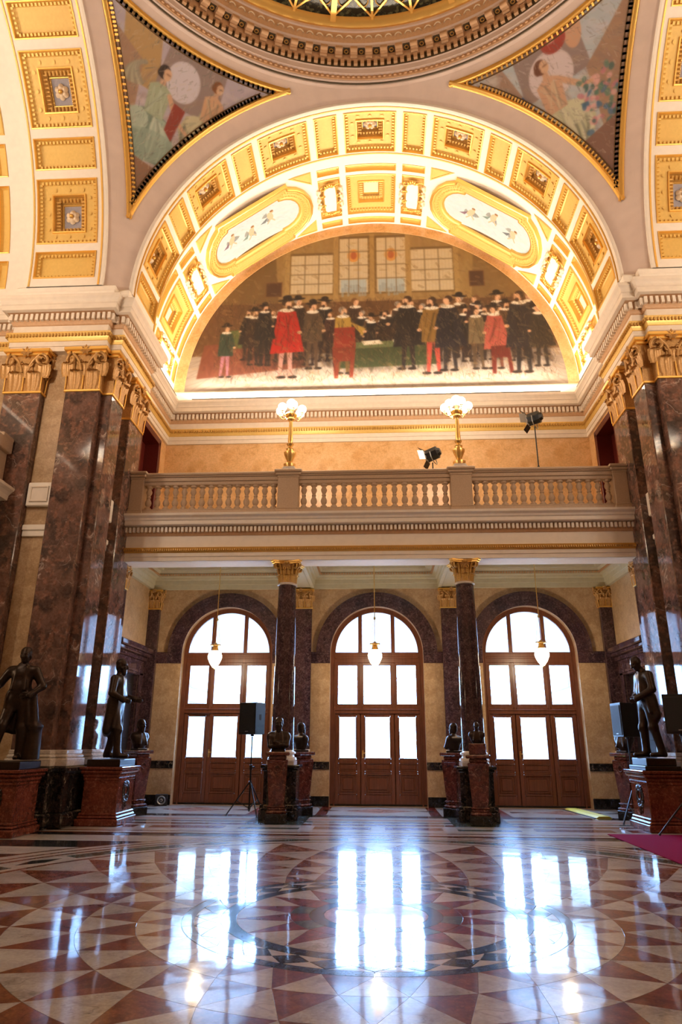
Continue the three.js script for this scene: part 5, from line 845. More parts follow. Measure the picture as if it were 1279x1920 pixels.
// ---------------------------------------------------------------- columns
function makeColumn(x, label) {
  const c = thing('column', label, 'column', [x, 0, 3.36], 0, 'columns under the gallery');
  const oct = (h, k, y0, y1, b = 0.0) => { const s = new THREE.Shape(); const q = [[h - k, -h], [h, -h + k], [h, h - k], [h - k, h], [-h + k, h], [-h, h - k], [-h, -h + k], [-h + k, -h]]; q.forEach((p, i) => (i ? s.lineTo(...p) : s.moveTo(...p))); const g = new THREE.ExtrudeGeometry(s, { depth: y1 - y0 - 2 * b, bevelEnabled: b > 0, bevelSize: b, bevelThickness: b, bevelSegments: 1 }); g.rotateX(-PI / 2); return metres(flat(g.translate(0, y0 + b, 0))); };
  mesh('plinth', merge([oct(0.47, 0.1, 0, 0.22), oct(0.43, 0.1, 0.22, 0.34, 0.02)]), MT.darkMarble, c);
  mesh('pedestal', oct(0.385, 0.1, 0.3, 1.08), MT.darkMarble, c);
  mesh('pedestal_cap', merge([oct(0.40, 0.1, 1.06, 1.12, 0.015), oct(0.44, 0.1, 1.12, 1.2, 0.02)]), MT.blackStone, c);
  mesh('base', merge([oct(0.33, 0.02, 1.2, 1.28), lathe([[0.33, 1.28], [0.355, 1.31], [0.345, 1.36], [0.3, 1.375], [0.285, 1.41], [0.3, 1.435], [0.325, 1.45], [0.32, 1.49], [0.285, 1.51], [0.27, 1.53]], 32)]), MT.whiteMarble, c);
  const pts = Array.from({ length: 11 }, (_, i) => { const t = i / 10; return [0.272 - 0.045 * Math.pow(t, 1.6), 1.53 + t * 4.06]; });
  const sh = lathe(pts, 40, 1.2), uv = sh.attributes.uv; for (let i = 0; i < uv.count; i++) uv.setXY(i, uv.getX(i) * 1.7 + x, uv.getY(i) * 4.1);
  mesh('shaft', sh, MT.purpleMarble, c);
  mesh('neck_ring', lathe([[0.227, 5.57], [0.262, 5.58], [0.265, 5.61], [0.24, 5.63]], 32), MT.whiteMarble, c);
  const cap = new THREE.Group(); cap.name = 'capital'; c.add(cap);
  mesh('bell', lathe([[0.235, 5.62], [0.225, 5.8], [0.24, 6.0], [0.32, 6.12]], 24), MT.capital, cap);
  const lv = [], ring = (n, r, y, w, h, o, off) => { for (let i = 0; i < n; i++) { const a = (i + off) / n * 2 * PI, l = leafGeo(w, h, o); lv.push(l.translate(0, y, r).rotateY(a)); } };
  ring(8, 0.225, 5.64, 0.17, 0.2, 1, 0); ring(8, 0.225, 5.76, 0.16, 0.22, 1.4, 0.5);
  for (let i = 0; i < 4; i++) { const a = PI / 4 + i * PI / 2; for (const e of [-1, 1]) lv.push(voluteGeo(0.1, 0.024).rotateY(-PI / 2).translate(e * 0.03, 6.06, 0.34).rotateY(a)); lv.push(tube([[0, 5.85, 0.26], [0, 6.0, 0.29], [0, 6.1, 0.36]], 0.03, 5, 8).rotateY(a + 0.22), tube([[0, 5.85, 0.26], [0, 6.0, 0.29], [0, 6.1, 0.36]], 0.03, 5, 8).rotateY(a - 0.22)); const f = new THREE.IcosahedronGeometry(0.06, 1).translate(0, 6.14, 0.31).rotateY(i * PI / 2); lv.push(f); lv.push(voluteGeo(0.05, 0.015).translate(0.05, 6.0, 0.27).rotateY(i * PI / 2), voluteGeo(0.05, 0.015).rotateY(PI).translate(-0.05, 6.0, 0.27).rotateY(i * PI / 2)); }
  mesh('acanthus_leaves', merge(lv), MT.goldDim, cap);
  const ab = (h, k, y0, y1) => { const s = new THREE.Shape(); for (let q = 0; q < 4; q++) { const a = q * PI / 2, rot = (u, w) => [u * cos(a) - w * sin(a), u * sin(a) + w * cos(a)]; const P = [[h, -h + 0.06], [h - k * 0.7, -h * 0.5], [h - k, 0], [h - k * 0.7, h * 0.5], [h, h - 0.06], [h - 0.06, h]]; P.forEach((u, i) => (q || i ? s.lineTo(...rot(...u)) : s.moveTo(...rot(...u)))); } const g = new THREE.ExtrudeGeometry(s, { depth: y1 - y0, bevelEnabled: true, bevelSize: 0.012, bevelThickness: 0.008, bevelSegments: 1 }); g.rotateX(-PI / 2); return flat(g.translate(0, y0, 0)); };
  mesh('abacus', merge([ab(0.36, 0.08, 6.115, 6.145), ab(0.39, 0.08, 6.155, 6.19)]), MT.gold, cap);
}
makeColumn(-2.3, 'dark purple marble column standing left of the middle door'); makeColumn(2.3, 'dark purple marble column standing right of the middle door');
// flat pilasters on the window wall and in the corners of the bay
function wallPilaster(x0, x1, z0, z1, faces, label) {
  const p = struct('pilaster', label, 'pilaster');
  mesh('shaft', cbox(x0, x1, 1.5, 5.6, z0, z1, 0.012), MT.purpleMarble, p);
  mesh('base', merge([cbox(x0 - 0.05, x1 + 0.05, 1.2, 1.3, z0, z1 + 0.05, 0.01), cbox(x0 - 0.035, x1 + 0.035, 1.3, 1.4, z0, z1 + 0.035, 0.02), cbox(x0 - 0.015, x1 + 0.015, 1.4, 1.52, z0, z1 + 0.015, 0.01)]), MT.whiteMarble, p);
  mesh('pedestal', merge([cbox(x0 - 0.03, x1 + 0.03, 0.28, 1.2, z0, z1 + 0.03, 0.01), cbox(x0 - 0.06, x1 + 0.06, 0, 0.28, z0, z1 + 0.07, 0.015)]), MT.darkMarble, p);
  capital(p, x0, x1, z0, z1, 5.6, 0.6, faces);
}
wallPilaster(-2.64, -1.96, 0, 0.16, [['pz', 0.68]], 'dark pilaster on the window wall behind the left column'); wallPilaster(1.96, 2.64, 0, 0.16, [['pz', 0.68]], 'dark pilaster on the window wall behind the right column');
wallPilaster(-7.05, -6.7, 0, 0.16, [['pz', 0.35], ['px', 0.16]], 'narrow dark corner pilaster left of the left door'); wallPilaster(6.7, 7.05, 0, 0.16, [['pz', 0.35], ['nx', 0.16]], 'narrow dark corner pilaster right of the right door');
wallPilaster(-7.05, -6.72, 2.98, 3.42, [['px', 0.44], ['pz', 0.33]], 'dark pilaster under the left end of the gallery'); wallPilaster(6.72, 7.05, 2.98, 3.42, [['nx', 0.44], ['pz', 0.33]], 'dark pilaster under the right end of the gallery');
// ---------------------------------------------------------------- loggia ceiling and gallery
{
  const o = struct('ceiling', 'low panelled sage-grey ceiling under the gallery', 'ceiling');
  mesh('slab', box(-7.3, 7.3, 6.9, 7.42, 0, 3.6), MT.sage, o);
  for (const x of [-2.3, 2.3]) mesh('beam', merge([cbox(x - 0.3, x + 0.3, 6.24, 6.9, 0, 3.05, 0.015)]), MT.sage, o);
  const bays = [[-7.05, -2.6], [-2.0, 2.0], [2.6, 7.05]], prof = [[0, 6.22], [0.1, 6.22], [0.1, 6.36], [0.12, 6.365], [0.12, 6.5], [0.16, 6.52], [0.18, 6.58], [0.27, 6.6], [0.27, 6.68], [0.3, 6.69], [0.36, 6.75], [0.48, 6.76], [0.5, 6.82], [0.56, 6.83], [0.6, 6.9]];
  for (const [a, b] of bays) { const path = [[a, 0], [a, 3.05], [b, 3.05], [b, 0]]; mesh('panel_moulding', sweep(path, prof, { side: -1, closed: true }), MT.sage, o); stuff(mesh('bead_row', blocks(path, 0.27, 0.32, 6.62, 6.67, 0.04, 0.08, { side: -1, closed: true }), MT.frieze, o)); mesh('inner_panel', frameFlat(a + 1.0, b - 1.0, 0.9, 2.15), MT.cream, o); }
}
function frameFlat(x0, x1, z0, z1) { return merge([cbox(x0, x1, 6.87, 6.9, z0, z0 + 0.07), cbox(x0, x1, 6.87, 6.9, z1 - 0.07, z1), cbox(x0, x0 + 0.07, 6.87, 6.9, z0 + 0.07, z1 - 0.07), cbox(x1 - 0.07, x1, 6.87, 6.9, z0 + 0.07, z1 - 0.07)]); }
{
  const t = struct('trim_2', 'cream entablature of the gallery carried on the two columns', 'entablature'), path = [[-6.64, 3.72], [6.64, 3.72]];
  mesh('beam', merge([box(-7.1, 7.1, 6.19, 7.38, 3.03, 3.7)]), MT.white, t);
  const sw = (p, m, n) => mesh(n, sweep(path, p), m, t);
  sw([[-0.05, 6.19], [0.0, 6.19], [0.0, 6.3], [0.025, 6.305], [0.025, 6.4], [-0.05, 6.4]], MT.white, 'architrave');
  sw([[-0.05, 6.4], [0.03, 6.4], [0.06, 6.43], [0.09, 6.5], [0.1, 6.53], [-0.05, 6.55]], MT.gold, 'gilt_moulding');
  sw([[-0.05, 6.55], [0.0, 6.55], [0.0, 6.87], [-0.05, 6.87]], MT.white, 'frieze');
  sw([[-0.05, 6.87], [0.02, 6.87], [0.05, 6.92], [0.055, 6.93], [0.055, 7.1], [-0.05, 7.1]], MT.frieze, 'bed_moulding');
  sw([[-0.05, 7.1], [0.22, 7.11], [0.24, 7.13], [0.24, 7.22], [0.27, 7.24], [0.29, 7.29], [0.36, 7.34], [0.37, 7.4], [0.3, 7.42], [-0.05, 7.42]], MT.white, 'corona');
  stuff(mesh('dentils', blocks(path, 0.055, 0.135, 6.95, 7.08, 0.06, 0.108), MT.white, t)); stuff(mesh('gilt_beads', blocks(path, 0.07, 0.11, 6.44, 6.49, 0.03, 0.058), MT.goldDim, t));
}
{
  const b = thing('balustrade', 'stone balustrade of the gallery with turned balusters between four pedestals', 'balustrade', [0, 7.42, 3.72]);
  const ped = (x, w) => { const g = new THREE.Group(); g.name = 'pedestal'; g.position.x = x; b.add(g); mesh('die', cbox(-w / 2, w / 2, 0.1, 1.08, -0.22, 0.14, 0.012), MT.stone, g); mesh('foot', merge([cbox(-w / 2 - 0.04, w / 2 + 0.04, 0, 0.12, -0.26, 0.18, 0.015), cbox(-w / 2 - 0.02, w / 2 + 0.02, 0.12, 0.17, -0.24, 0.16, 0.02)]), MT.stone, g); mesh('cap', merge([cbox(-w / 2 - 0.02, w / 2 + 0.02, 1.02, 1.08, -0.24, 0.16, 0.015), cbox(-w / 2 - 0.06, w / 2 + 0.06, 1.08, 1.16, -0.28, 0.2, 0.025), cbox(-w / 2 - 0.09, w / 2 + 0.09, 1.16, 1.24, -0.31, 0.23, 0.02)]), MT.stone, g); };
  ped(-2.3, 0.56); ped(2.3, 0.56); ped(-6.42, 0.36); ped(6.42, 0.36);
  const prof = [[0.045, 0], [0.085, 0.0], [0.085, 0.05], [0.06, 0.07], [0.05, 0.1], [0.075, 0.14], [0.088, 0.19], [0.08, 0.24], [0.05, 0.3], [0.042, 0.33], [0.058, 0.345], [0.058, 0.375], [0.042, 0.39], [0.055, 0.43], [0.078, 0.48], [0.08, 0.52], [0.062, 0.57], [0.048, 0.6], [0.06, 0.62], [0.085, 0.63], [0.085, 0.68], [0.045, 0.68]];
  const bal = lathe(prof, 14, 0.8);
  for (const [a, c] of [[-6.24, -2.58], [-2.02, 2.02], [2.58, 6.24]]) {
    mesh('bottom_rail', merge([cbox(a, c, 0, 0.14, -0.18, 0.12, 0.015), cbox(a, c, 0.14, 0.19, -0.14, 0.08, 0.015)]), MT.stone, b);
    mesh('top_rail', merge([cbox(a, c, 0.87, 0.97, -0.13, 0.07, 0.012), cbox(a, c, 0.97, 1.08, -0.16, 0.1, 0.012), cbox(a, c, 1.08, 1.12, -0.2, 0.14, 0.015), cbox(a, c, 1.12, 1.2, -0.23, 0.17, 0.02)]), MT.stone, b);
    for (let i = 0; i < 15; i++) { const o = mesh('baluster', bal, MT.stone, b); o.position.set(lerp(a, c, (i + 0.5) / 15), 0.19, -0.03); }
    const arches = []; for (let i = 0; i <= 15; i++) arches.push(new THREE.BoxGeometry(0.1, 0.05, 0.16).toNonIndexed().translate(lerp(a, c, (i + 0.5) / 15), 0.855, -0.03));
  }
}
// galleries of the side arms, seen only at the picture's edges: floor slab, beam, balustrade
for (const s of [-1, 1]) {
  const o = struct('side_gallery', `gallery of the ${s < 0 ? 'left' : 'right'} arm, only its end showing at the ${s < 0 ? 'left' : 'right'} edge`, 'gallery'), X = (a, b) => (s < 0 ? [a, b] : [-b, -a]);
  mesh('slab', box(...X(-13.4, -8.97), 6.9, 7.42, 5.96, 21), MT.sage, o);
  const path = s < 0 ? [[-8.93, 20.6], [-8.93, 5.98]] : [[8.93, 5.98], [8.93, 20.6]];
  mesh('entablature', sweep(path, [[-0.3, 6.19], [0.0, 6.19], [0.0, 6.3], [0.025, 6.305], [0.025, 6.4], [0.09, 6.5], [0.1, 6.54], [0.0, 6.55], [0.0, 6.87], [0.055, 6.93], [0.055, 7.1], [0.22, 7.11], [0.24, 7.22], [0.29, 7.29], [0.36, 7.34], [0.37, 7.4], [-0.3, 7.42]]), MT.cream, o);
  mesh('rail', merge([cbox(...X(-9.13, -8.83), 7.42, 7.6, 5.98, 20.6, 0.015), cbox(...X(-9.17, -8.79), 8.3, 8.62, 5.98, 20.6, 0.02), cbox(...X(-9.2, -8.9), 7.42, 8.5, 5.98, 6.35, 0.02), cbox(...X(-9.3, -8.83), 8.48, 8.6, 5.98, 6.42, 0.03), cbox(...X(-9.33, -8.78), 8.6, 8.7, 5.98, 6.46, 0.02)]), MT.stone, o);
  const g = lathe([[0.085, 0], [0.085, 0.05], [0.05, 0.1], [0.088, 0.19], [0.05, 0.3], [0.045, 0.36], [0.08, 0.5], [0.048, 0.6], [0.085, 0.64], [0.085, 0.7]], 10), list = []; for (let i = 0; i < 56; i++) list.push(at(g, s * 8.98, 7.6, 6.55 + i * 0.25)); stuff(mesh('balusters', merge(list), MT.stone, o));
}
// ---------------------------------------------------------------- bronze figures: a smooth field of tapered limbs, meshed as one surface
function nets(f, lo, hi, h) {
  const n = [0, 1, 2].map((k) => Math.ceil((hi[k] - lo[k]) / h) + 1), [nx, ny, nz] = n, F = new Float32Array(nx * ny * nz), id = (i, j, k) => i + nx * (j + ny * k);
  for (let k = 0; k < nz; k++) for (let j = 0; j < ny; j++) for (let i = 0; i < nx; i++) F[id(i, j, k)] = f(lo[0] + i * h, lo[1] + j * h, lo[2] + k * h);
  const vid = new Int32Array(nx * ny * nz).fill(-1), P = [], I = [], C = [[0, 0, 0], [1, 0, 0], [0, 1, 0], [1, 1, 0], [0, 0, 1], [1, 0, 1], [0, 1, 1], [1, 1, 1]], E = [[0, 1], [2, 3], [4, 5], [6, 7], [0, 2], [1, 3], [4, 6], [5, 7], [0, 4], [1, 5], [2, 6], [3, 7]];
  for (let k = 0; k < nz - 1; k++) for (let j = 0; j < ny - 1; j++) for (let i = 0; i < nx - 1; i++) {
    const v = C.map((c) => F[id(i + c[0], j + c[1], k + c[2])]); let s = 0; for (const q of v) if (q < 0) s++; if (!s || s === 8) continue;
    let x = 0, y = 0, z = 0, m = 0; for (const [a, b] of E) if ((v[a] < 0) !== (v[b] < 0)) { const t = v[a] / (v[a] - v[b]); x += lerp(C[a][0], C[b][0], t); y += lerp(C[a][1], C[b][1], t); z += lerp(C[a][2], C[b][2], t); m++; }
    vid[id(i, j, k)] = P.length / 3; P.push(lo[0] + (i + x / m) * h, lo[1] + (j + y / m) * h, lo[2] + (k + z / m) * h);
  }
  for (let k = 1; k < nz - 1; k++) for (let j = 1; j < ny - 1; j++) for (let i = 1; i < nx - 1; i++) {
    const a = F[id(i, j, k)] < 0, q = (b, c, d, e, flip) => { if (b < 0 || c < 0 || d < 0 || e < 0) return; flip ? I.push(b, c, d, b, d, e) : I.push(d, c, b, e, d, b); };
    if (a !== (F[id(i + 1, j, k)] < 0)) q(vid[id(i, j - 1, k - 1)], vid[id(i, j, k - 1)], vid[id(i, j, k)], vid[id(i, j - 1, k)], a);
    if (a !== (F[id(i, j + 1, k)] < 0)) q(vid[id(i - 1, j, k - 1)], vid[id(i - 1, j, k)], vid[id(i, j, k)], vid[id(i, j, k - 1)], a);
    if (a !== (F[id(i, j, k + 1)] < 0)) q(vid[id(i - 1, j - 1, k)], vid[id(i, j - 1, k)], vid[id(i, j, k)], vid[id(i - 1, j, k)], a);
  }
  const g = new THREE.BufferGeometry(); g.setAttribute('position', new THREE.Float32BufferAttribute(P, 3)); g.setIndex(I); g.computeVertexNormals(); return g;
}
const cap = (a, b, r0, r1 = r0, k = 0.03, zs = 1) => { const d = [b[0] - a[0], b[1] - a[1], b[2] - a[2]], L = d[0] * d[0] + d[1] * d[1] + d[2] * d[2] || 1e-9; const f = (x, y, z) => { const px = x - a[0], py = y - a[1], pz = z - a[2], t = clamp((px * d[0] + py * d[1] + pz * d[2]) / L, 0, 1); return Math.hypot(px - d[0] * t, py - d[1] * t, (pz - d[2] * t) / zs) - lerp(r0, r1, t); }; f.k = k; return f; };
const egg = (c, r, k = 0.02, neg = false) => { const m = Math.min(...r), f = (x, y, z) => (Math.hypot((x - c[0]) / r[0], (y - c[1]) / r[1], (z - c[2]) / r[2]) - 1) * m; f.k = k; f.neg = neg; return f; };
function field(list) { return (x, y, z) => { let d = 1e3; for (const f of list) { const e = f(x, y, z); if (f.neg) { d = Math.max(d, -e); continue; } if (e - d > f.k) continue; const h = clamp(0.5 + 0.5 * (d - e) / f.k, 0, 1); d = lerp(d, e, h) - f.k * h * (1 - h); } return d; }; }
function headParts(c, tilt, o = {}) {                          // a head about c, looking along +z, nodded by tilt
  const T = (x, y, z) => { const yy = y * cos(tilt) - z * sin(tilt), zz = y * sin(tilt) + z * cos(tilt); return [c[0] + x, c[1] + yy, c[2] + zz]; }, L = [];
  L.push(egg(T(0, 0.03, -0.012), [0.079, 0.098, 0.098], 0.02), egg(T(0, -0.045, 0.028), [0.058, 0.075, 0.062], 0.03), cap(T(0, 0.022, 0.088), T(0, -0.03, 0.114), 0.012, 0.019, 0.014), cap(T(-0.045, 0.032, 0.074), T(0.045, 0.032, 0.074), 0.014, 0.014, 0.02), cap(T(-0.022, -0.064, 0.078), T(0.022, -0.064, 0.078), 0.011, 0.011, 0.012), egg(T(0, -0.1, 0.062), [0.028, 0.022, 0.026], 0.02));
  for (const e of [-1, 1]) { L.push(egg(T(e * 0.082, -0.005, -0.012), [0.014, 0.034, 0.022], 0.01), egg(T(e * 0.036, -0.022, 0.07), [0.028, 0.024, 0.02], 0.02)); const s = egg(T(e * 0.033, 0.01, 0.094), [0.017, 0.011, 0.016], 0.01, true); L.push(s); L.push(egg(T(e * 0.033, 0.008, 0.078), [0.012, 0.009, 0.009], 0.005)); }
  if (o.hair) L.push(egg(T(0, 0.06, -0.035), [0.09, 0.085, 0.1], 0.015), egg(T(0, -0.02, -0.06), [0.085, 0.09, 0.06], 0.02));
  if (o.beard) L.push(egg(T(0, -0.11, 0.055), [0.055, 0.07, 0.045], 0.02), cap(T(-0.06, -0.04, 0.03), T(-0.03, -0.1, 0.05), 0.022, 0.022, 0.02), cap(T(0.06, -0.04, 0.03), T(0.03, -0.1, 0.05), 0.022, 0.022, 0.02));
  if (o.moustache || o.beard) L.push(cap(T(-0.04, -0.055, 0.078), T(0, -0.047, 0.094), 0.01, 0.012, 0.01), cap(T(0.04, -0.055, 0.078), T(0, -0.047, 0.094), 0.01, 0.012, 0.01));
  return L;
}
function handParts(w, dir, up, curl = 0.5) {                   // hand from the wrist w along dir, thumb towards up
  const D = new THREE.Vector3(...dir).normalize(), U = new THREE.Vector3(...up).normalize(), N = new THREE.Vector3().crossVectors(D, U).normalize(); U.crossVectors(N, D).normalize();
  const P = (a, b, c) => { const q = new THREE.Vector3(...w).addScaledVector(D, a).addScaledVector(U, b).addScaledVector(N, c); return [q.x, q.y, q.z]; }, L = [cap(P(0, 0.008, 0), P(0.075, 0.018, 0), 0.028, 0.024, 0.02), cap(P(0, -0.008, 0), P(0.07, -0.022, 0), 0.026, 0.022, 0.02)];
  const len = [0.072, 0.08, 0.075, 0.06]; for (let i = 0; i < 4; i++) { const b = 0.032 - i * 0.021, l = len[i]; L.push(cap(P(0.078, b, 0), P(0.078 + l * 0.5, b, -l * 0.3 * curl), 0.0115, 0.0105, 0.006), cap(P(0.078 + l * 0.5, b, -l * 0.3 * curl), P(0.078 + l * (1 - 0.45 * curl), b, -l * 0.85 * curl), 0.0105, 0.0085, 0.006)); }
  L.push(cap(P(0.02, 0.028, -0.004), P(0.055, 0.058, -0.016), 0.0145, 0.012, 0.012), cap(P(0.055, 0.058, -0.016), P(0.092, 0.06, -0.028), 0.0125, 0.0095, 0.006)); return L;
}
function man(o) {                                              // 1.8 m figure facing +z; o gives the joints of the pose
  const L = [], J = o.j;
  L.push(cap([0, 0.93, 0], [0, 1.08, 0.0], 0.155, 0.15, 0.06, 0.78), cap([0, 1.08, 0], [0, 1.33, 0.005], 0.15, 0.175, 0.08, 0.72), cap([-0.13, 1.41, -0.01], [0.13, 1.41, -0.01], 0.085, 0.085, 0.06), cap([0, 1.4, -0.01], J.neck, 0.075, 0.058, 0.04), egg([0, 1.13, 0.06], [0.13, 0.13, 0.09], 0.05));
  for (const e of ['L', 'R']) {
    const g = J['leg' + e], a = J['arm' + e], s = e === 'L' ? -1 : 1;
    L.push(cap([s * 0.095, 0.93, 0], g[0], 0.108, 0.08, 0.05), cap(g[0], g[1], 0.078, 0.066, 0.03), cap([g[1][0], 0.045, g[1][2] - 0.03], [g[2][0], 0.035, g[2][2]], 0.052, 0.04, 0.03), cap([g[1][0], 0.1, g[1][2]], [g[1][0], 0.04, g[1][2] - 0.02], 0.066, 0.05, 0.03), egg([g[0][0], g[0][1], g[0][2] + 0.02], [0.075, 0.08, 0.075], 0.04));
    L.push(cap([s * 0.205, 1.41, -0.01], a[0], 0.078, 0.063, 0.05), cap(a[0], a[1], 0.062, 0.047, 0.03), cap([lerp(a[0][0], a[1][0], 0.85), lerp(a[0][1], a[1][1], 0.85), lerp(a[0][2], a[1][2], 0.85)], a[1], 0.056, 0.056, 0.01));
  }
  // frock coat: skirts behind and beside the legs, lapels, folds
  const cl = o.coat ?? 0.55; for (const s of [-1, 1]) { L.push(cap([s * 0.12, 1.0, -0.03], [s * 0.17, cl, -0.07], 0.12, 0.105, 0.06, 0.75), cap([s * 0.05, 1.0, -0.07], [s * 0.06, cl - 0.02, -0.12], 0.12, 0.11, 0.06, 0.6), cap([s * 0.06, 1.45, 0.08], [s * 0.095, 1.1, 0.125], 0.024, 0.03, 0.025), cap([s * 0.15, 1.05, 0.08], [s * 0.21, cl + 0.03, 0.05], 0.02, 0.028, 0.03), cap([s * 0.2, 0.95, -0.03], [s * 0.26, cl, -0.07], 0.018, 0.022, 0.02)); }
  L.push(cap([-0.05, 1.5, 0.03], [0.05, 1.5, 0.03], 0.04, 0.04, 0.02), ...(o.extra ?? []));
  const body = nets(field(L), [-0.62, -0.01, -0.42], [0.62, 1.62, 0.52], 0.0155), head = nets(field([...headParts(J.head, J.tilt ?? 0, o), cap(J.neck, [J.head[0], J.head[1] - 0.07, J.head[2] - 0.02], 0.06, 0.055, 0.03)]), J.head.map((c, i) => c - [0.15, 0.24, 0.18][i]), J.head.map((c, i) => c + [0.15, 0.2, 0.18][i]), 0.008);
  const hands = ['L', 'R'].map((e) => { const w = J['arm' + e][1], h = J['hand' + e]; return nets(field([...handParts(w, h[0], h[1], h[2]), cap(J['arm' + e][0], w, 0.04, 0.033, 0.02)]), w.map((c) => c - 0.2), w.map((c) => c + 0.2), 0.0075); });
  return metres(merge([body, head, ...hands].map((g) => g.toNonIndexed())));
}
const SC = 1.22;
function statue(pos, turn, geo, label) { const t = thing('statue', label, 'statue', pos, turn, 'bronze statues on red granite'); const m = mesh('figure', geo, MT.bronze, t); m.scale.setScalar(SC); return t; }
// 1: in profile, right forearm held out; 2: facing us, hand on hip beside a stump; 3: bowed bald head, hands joined
const manA = man({ coat: 0.5, hair: true, beard: true, j: { neck: [0, 1.53, 0.0], head: [0, 1.66, 0.035], tilt: 0.05, legL: [[-0.1, 0.5, 0.1], [-0.1, 0.1, 0.14], [-0.11, 0.04, 0.33]], legR: [[0.11, 0.5, -0.03], [0.12, 0.1, -0.12], [0.13, 0.04, 0.08]], armL: [[-0.29, 1.14, 0.0], [-0.25, 1.02, 0.22]], armR: [[0.3, 1.14, -0.03], [0.25, 1.06, 0.26]], handL: [[0.3, -0.2, 0.9], [0, 1, 0], 0.6], handR: [[-0.15, -0.25, 0.95], [0, 1, 0.2], 0.35] } });
const manB = man({ coat: 0.52, hair: true, j: { neck: [0, 1.53, 0.0], head: [0.01, 1.665, 0.03], tilt: 0.1, legL: [[-0.16, 0.52, 0.12], [-0.25, 0.1, 0.14], [-0.3, 0.04, 0.32]], legR: [[0.1, 0.5, -0.01], [0.1, 0.1, -0.06], [0.12, 0.04, 0.13]], armL: [[-0.36, 1.2, -0.03], [-0.42, 0.98, 0.16]], armR: [[0.34, 1.16, -0.02], [0.2, 1.0, 0.14]], handL: [[0.2, -0.6, 0.3], [0, 0.2, 1], 0.5], handR: [[-0.9, -0.1, 0.2], [0, 1, 0.3], 0.6] },
  extra: [cap([0.27, 0.02, -0.1], [0.27, 0.5, -0.1], 0.15, 0.13, 0.03), egg([0.27, 0.52, -0.1], [0.15, 0.06, 0.14], 0.03), cap([0.24, 1.0, 0.0], [0.29, 0.5, -0.02], 0.05, 0.09, 0.04)] });
const manC = man({ coat: 0.72, j: { neck: [0, 1.52, 0.03], head: [0, 1.635, 0.1], tilt: 0.5, legL: [[-0.1, 0.5, 0.06], [-0.11, 0.1, 0.06], [-0.13, 0.04, 0.26]], legR: [[0.11, 0.5, -0.02], [0.14, 0.1, -0.1], [0.16, 0.04, 0.1]], armL: [[-0.29, 1.15, 0.0], [-0.06, 1.0, 0.2]], armR: [[0.29, 1.15, 0.0], [0.08, 1.0, 0.21]], handL: [[0.8, -0.3, 0.3], [0, 1, 0.4], 0.7], handR: [[-0.8, -0.35, 0.35], [0, 1, 0.4], 0.7] } });
statue([-6.0, 1.352, 4.72], PI / 2, manA, 'bronze man in a long coat seen in profile, facing the doors bay from the left');
statue([-7.25, 1.352, 6.78], 0.12, manB, 'bronze man facing us with hand on hip, at the left edge');
statue([6.0, 1.442, 4.68], -PI / 2 + 0.1, manC, 'bronze bald man with bowed head and joined hands, on the right');
// pedestals of red granite
function bigPedestal(cx, cz, w, d, turn, steps, label) {
  const t = thing('statue_pedestal', label, 'pedestal', [cx, 0, cz], turn, 'red granite pedestals'), b = (k, y0, y1, c = 0.015) => cbox(-w / 2 - k, w / 2 + k, y0, y1, -d / 2 - k, d / 2 + k, c);
  mesh('foot', merge([b(0.06, 0, 0.14), b(0.035, 0.14, 0.2, 0.03), b(0.01, 0.2, 0.26, 0.02)]), MT.redGranite, t); mesh('die', b(-0.03, 0.24, 0.92), MT.redGranite, t);
  mesh('cornice', merge([b(-0.015, 0.9, 0.96, 0.01), b(0.0, 0.96, 1.04, 0.02), b(0.05, 1.04, 1.12, 0.03), b(0.07, 1.12, 1.18, 0.012)]), MT.redGranite, t);
  mesh('bronze_plinth', merge(Array.from({ length: steps }, (_, i) => b(-0.04 - i * 0.06, 1.18 + i * 0.09, 1.27 + i * 0.09 + 0.06 * (i === steps - 1), 0.012))), MT.bronze, t);
  const orn = []; for (let i = 0; i < 18; i++) { const a = i / 18 * 2 * PI; orn.push(new THREE.OctahedronGeometry(0.05, 0).scale(0.8, 1.5, 0.5).rotateZ(-a).translate(0.17 * cos(a), 0.66 + 0.2 * sin(a), 0)); } for (let i = 0; i < 8; i++) orn.push(new THREE.OctahedronGeometry(0.04, 0).scale(1, 1.6, 0.5).translate((i % 2 - 0.5) * 0.12, 0.34 + i * 0.035, 0)); orn.push(new THREE.TorusGeometry(0.1, 0.02, 5, 16).translate(0, 0.68, 0));
  mesh('bronze_wreath', merge(orn.map((g) => g.toNonIndexed())).translate(0, 0, d / 2 - 0.02), MT.bronze, t); return t;
}
bigPedestal(-5.98, 4.7, 1.06, 0.82, PI / 2, 1, 'red granite pedestal under the bronze man seen in profile');
bigPedestal(-7.25, 6.78, 0.95, 0.95, 0, 1, 'red granite pedestal cut by the left edge of the picture');
bigPedestal(5.98, 4.7, 1.06, 0.82, -PI / 2, 2, 'dark red granite pedestal under the bronze bald man');
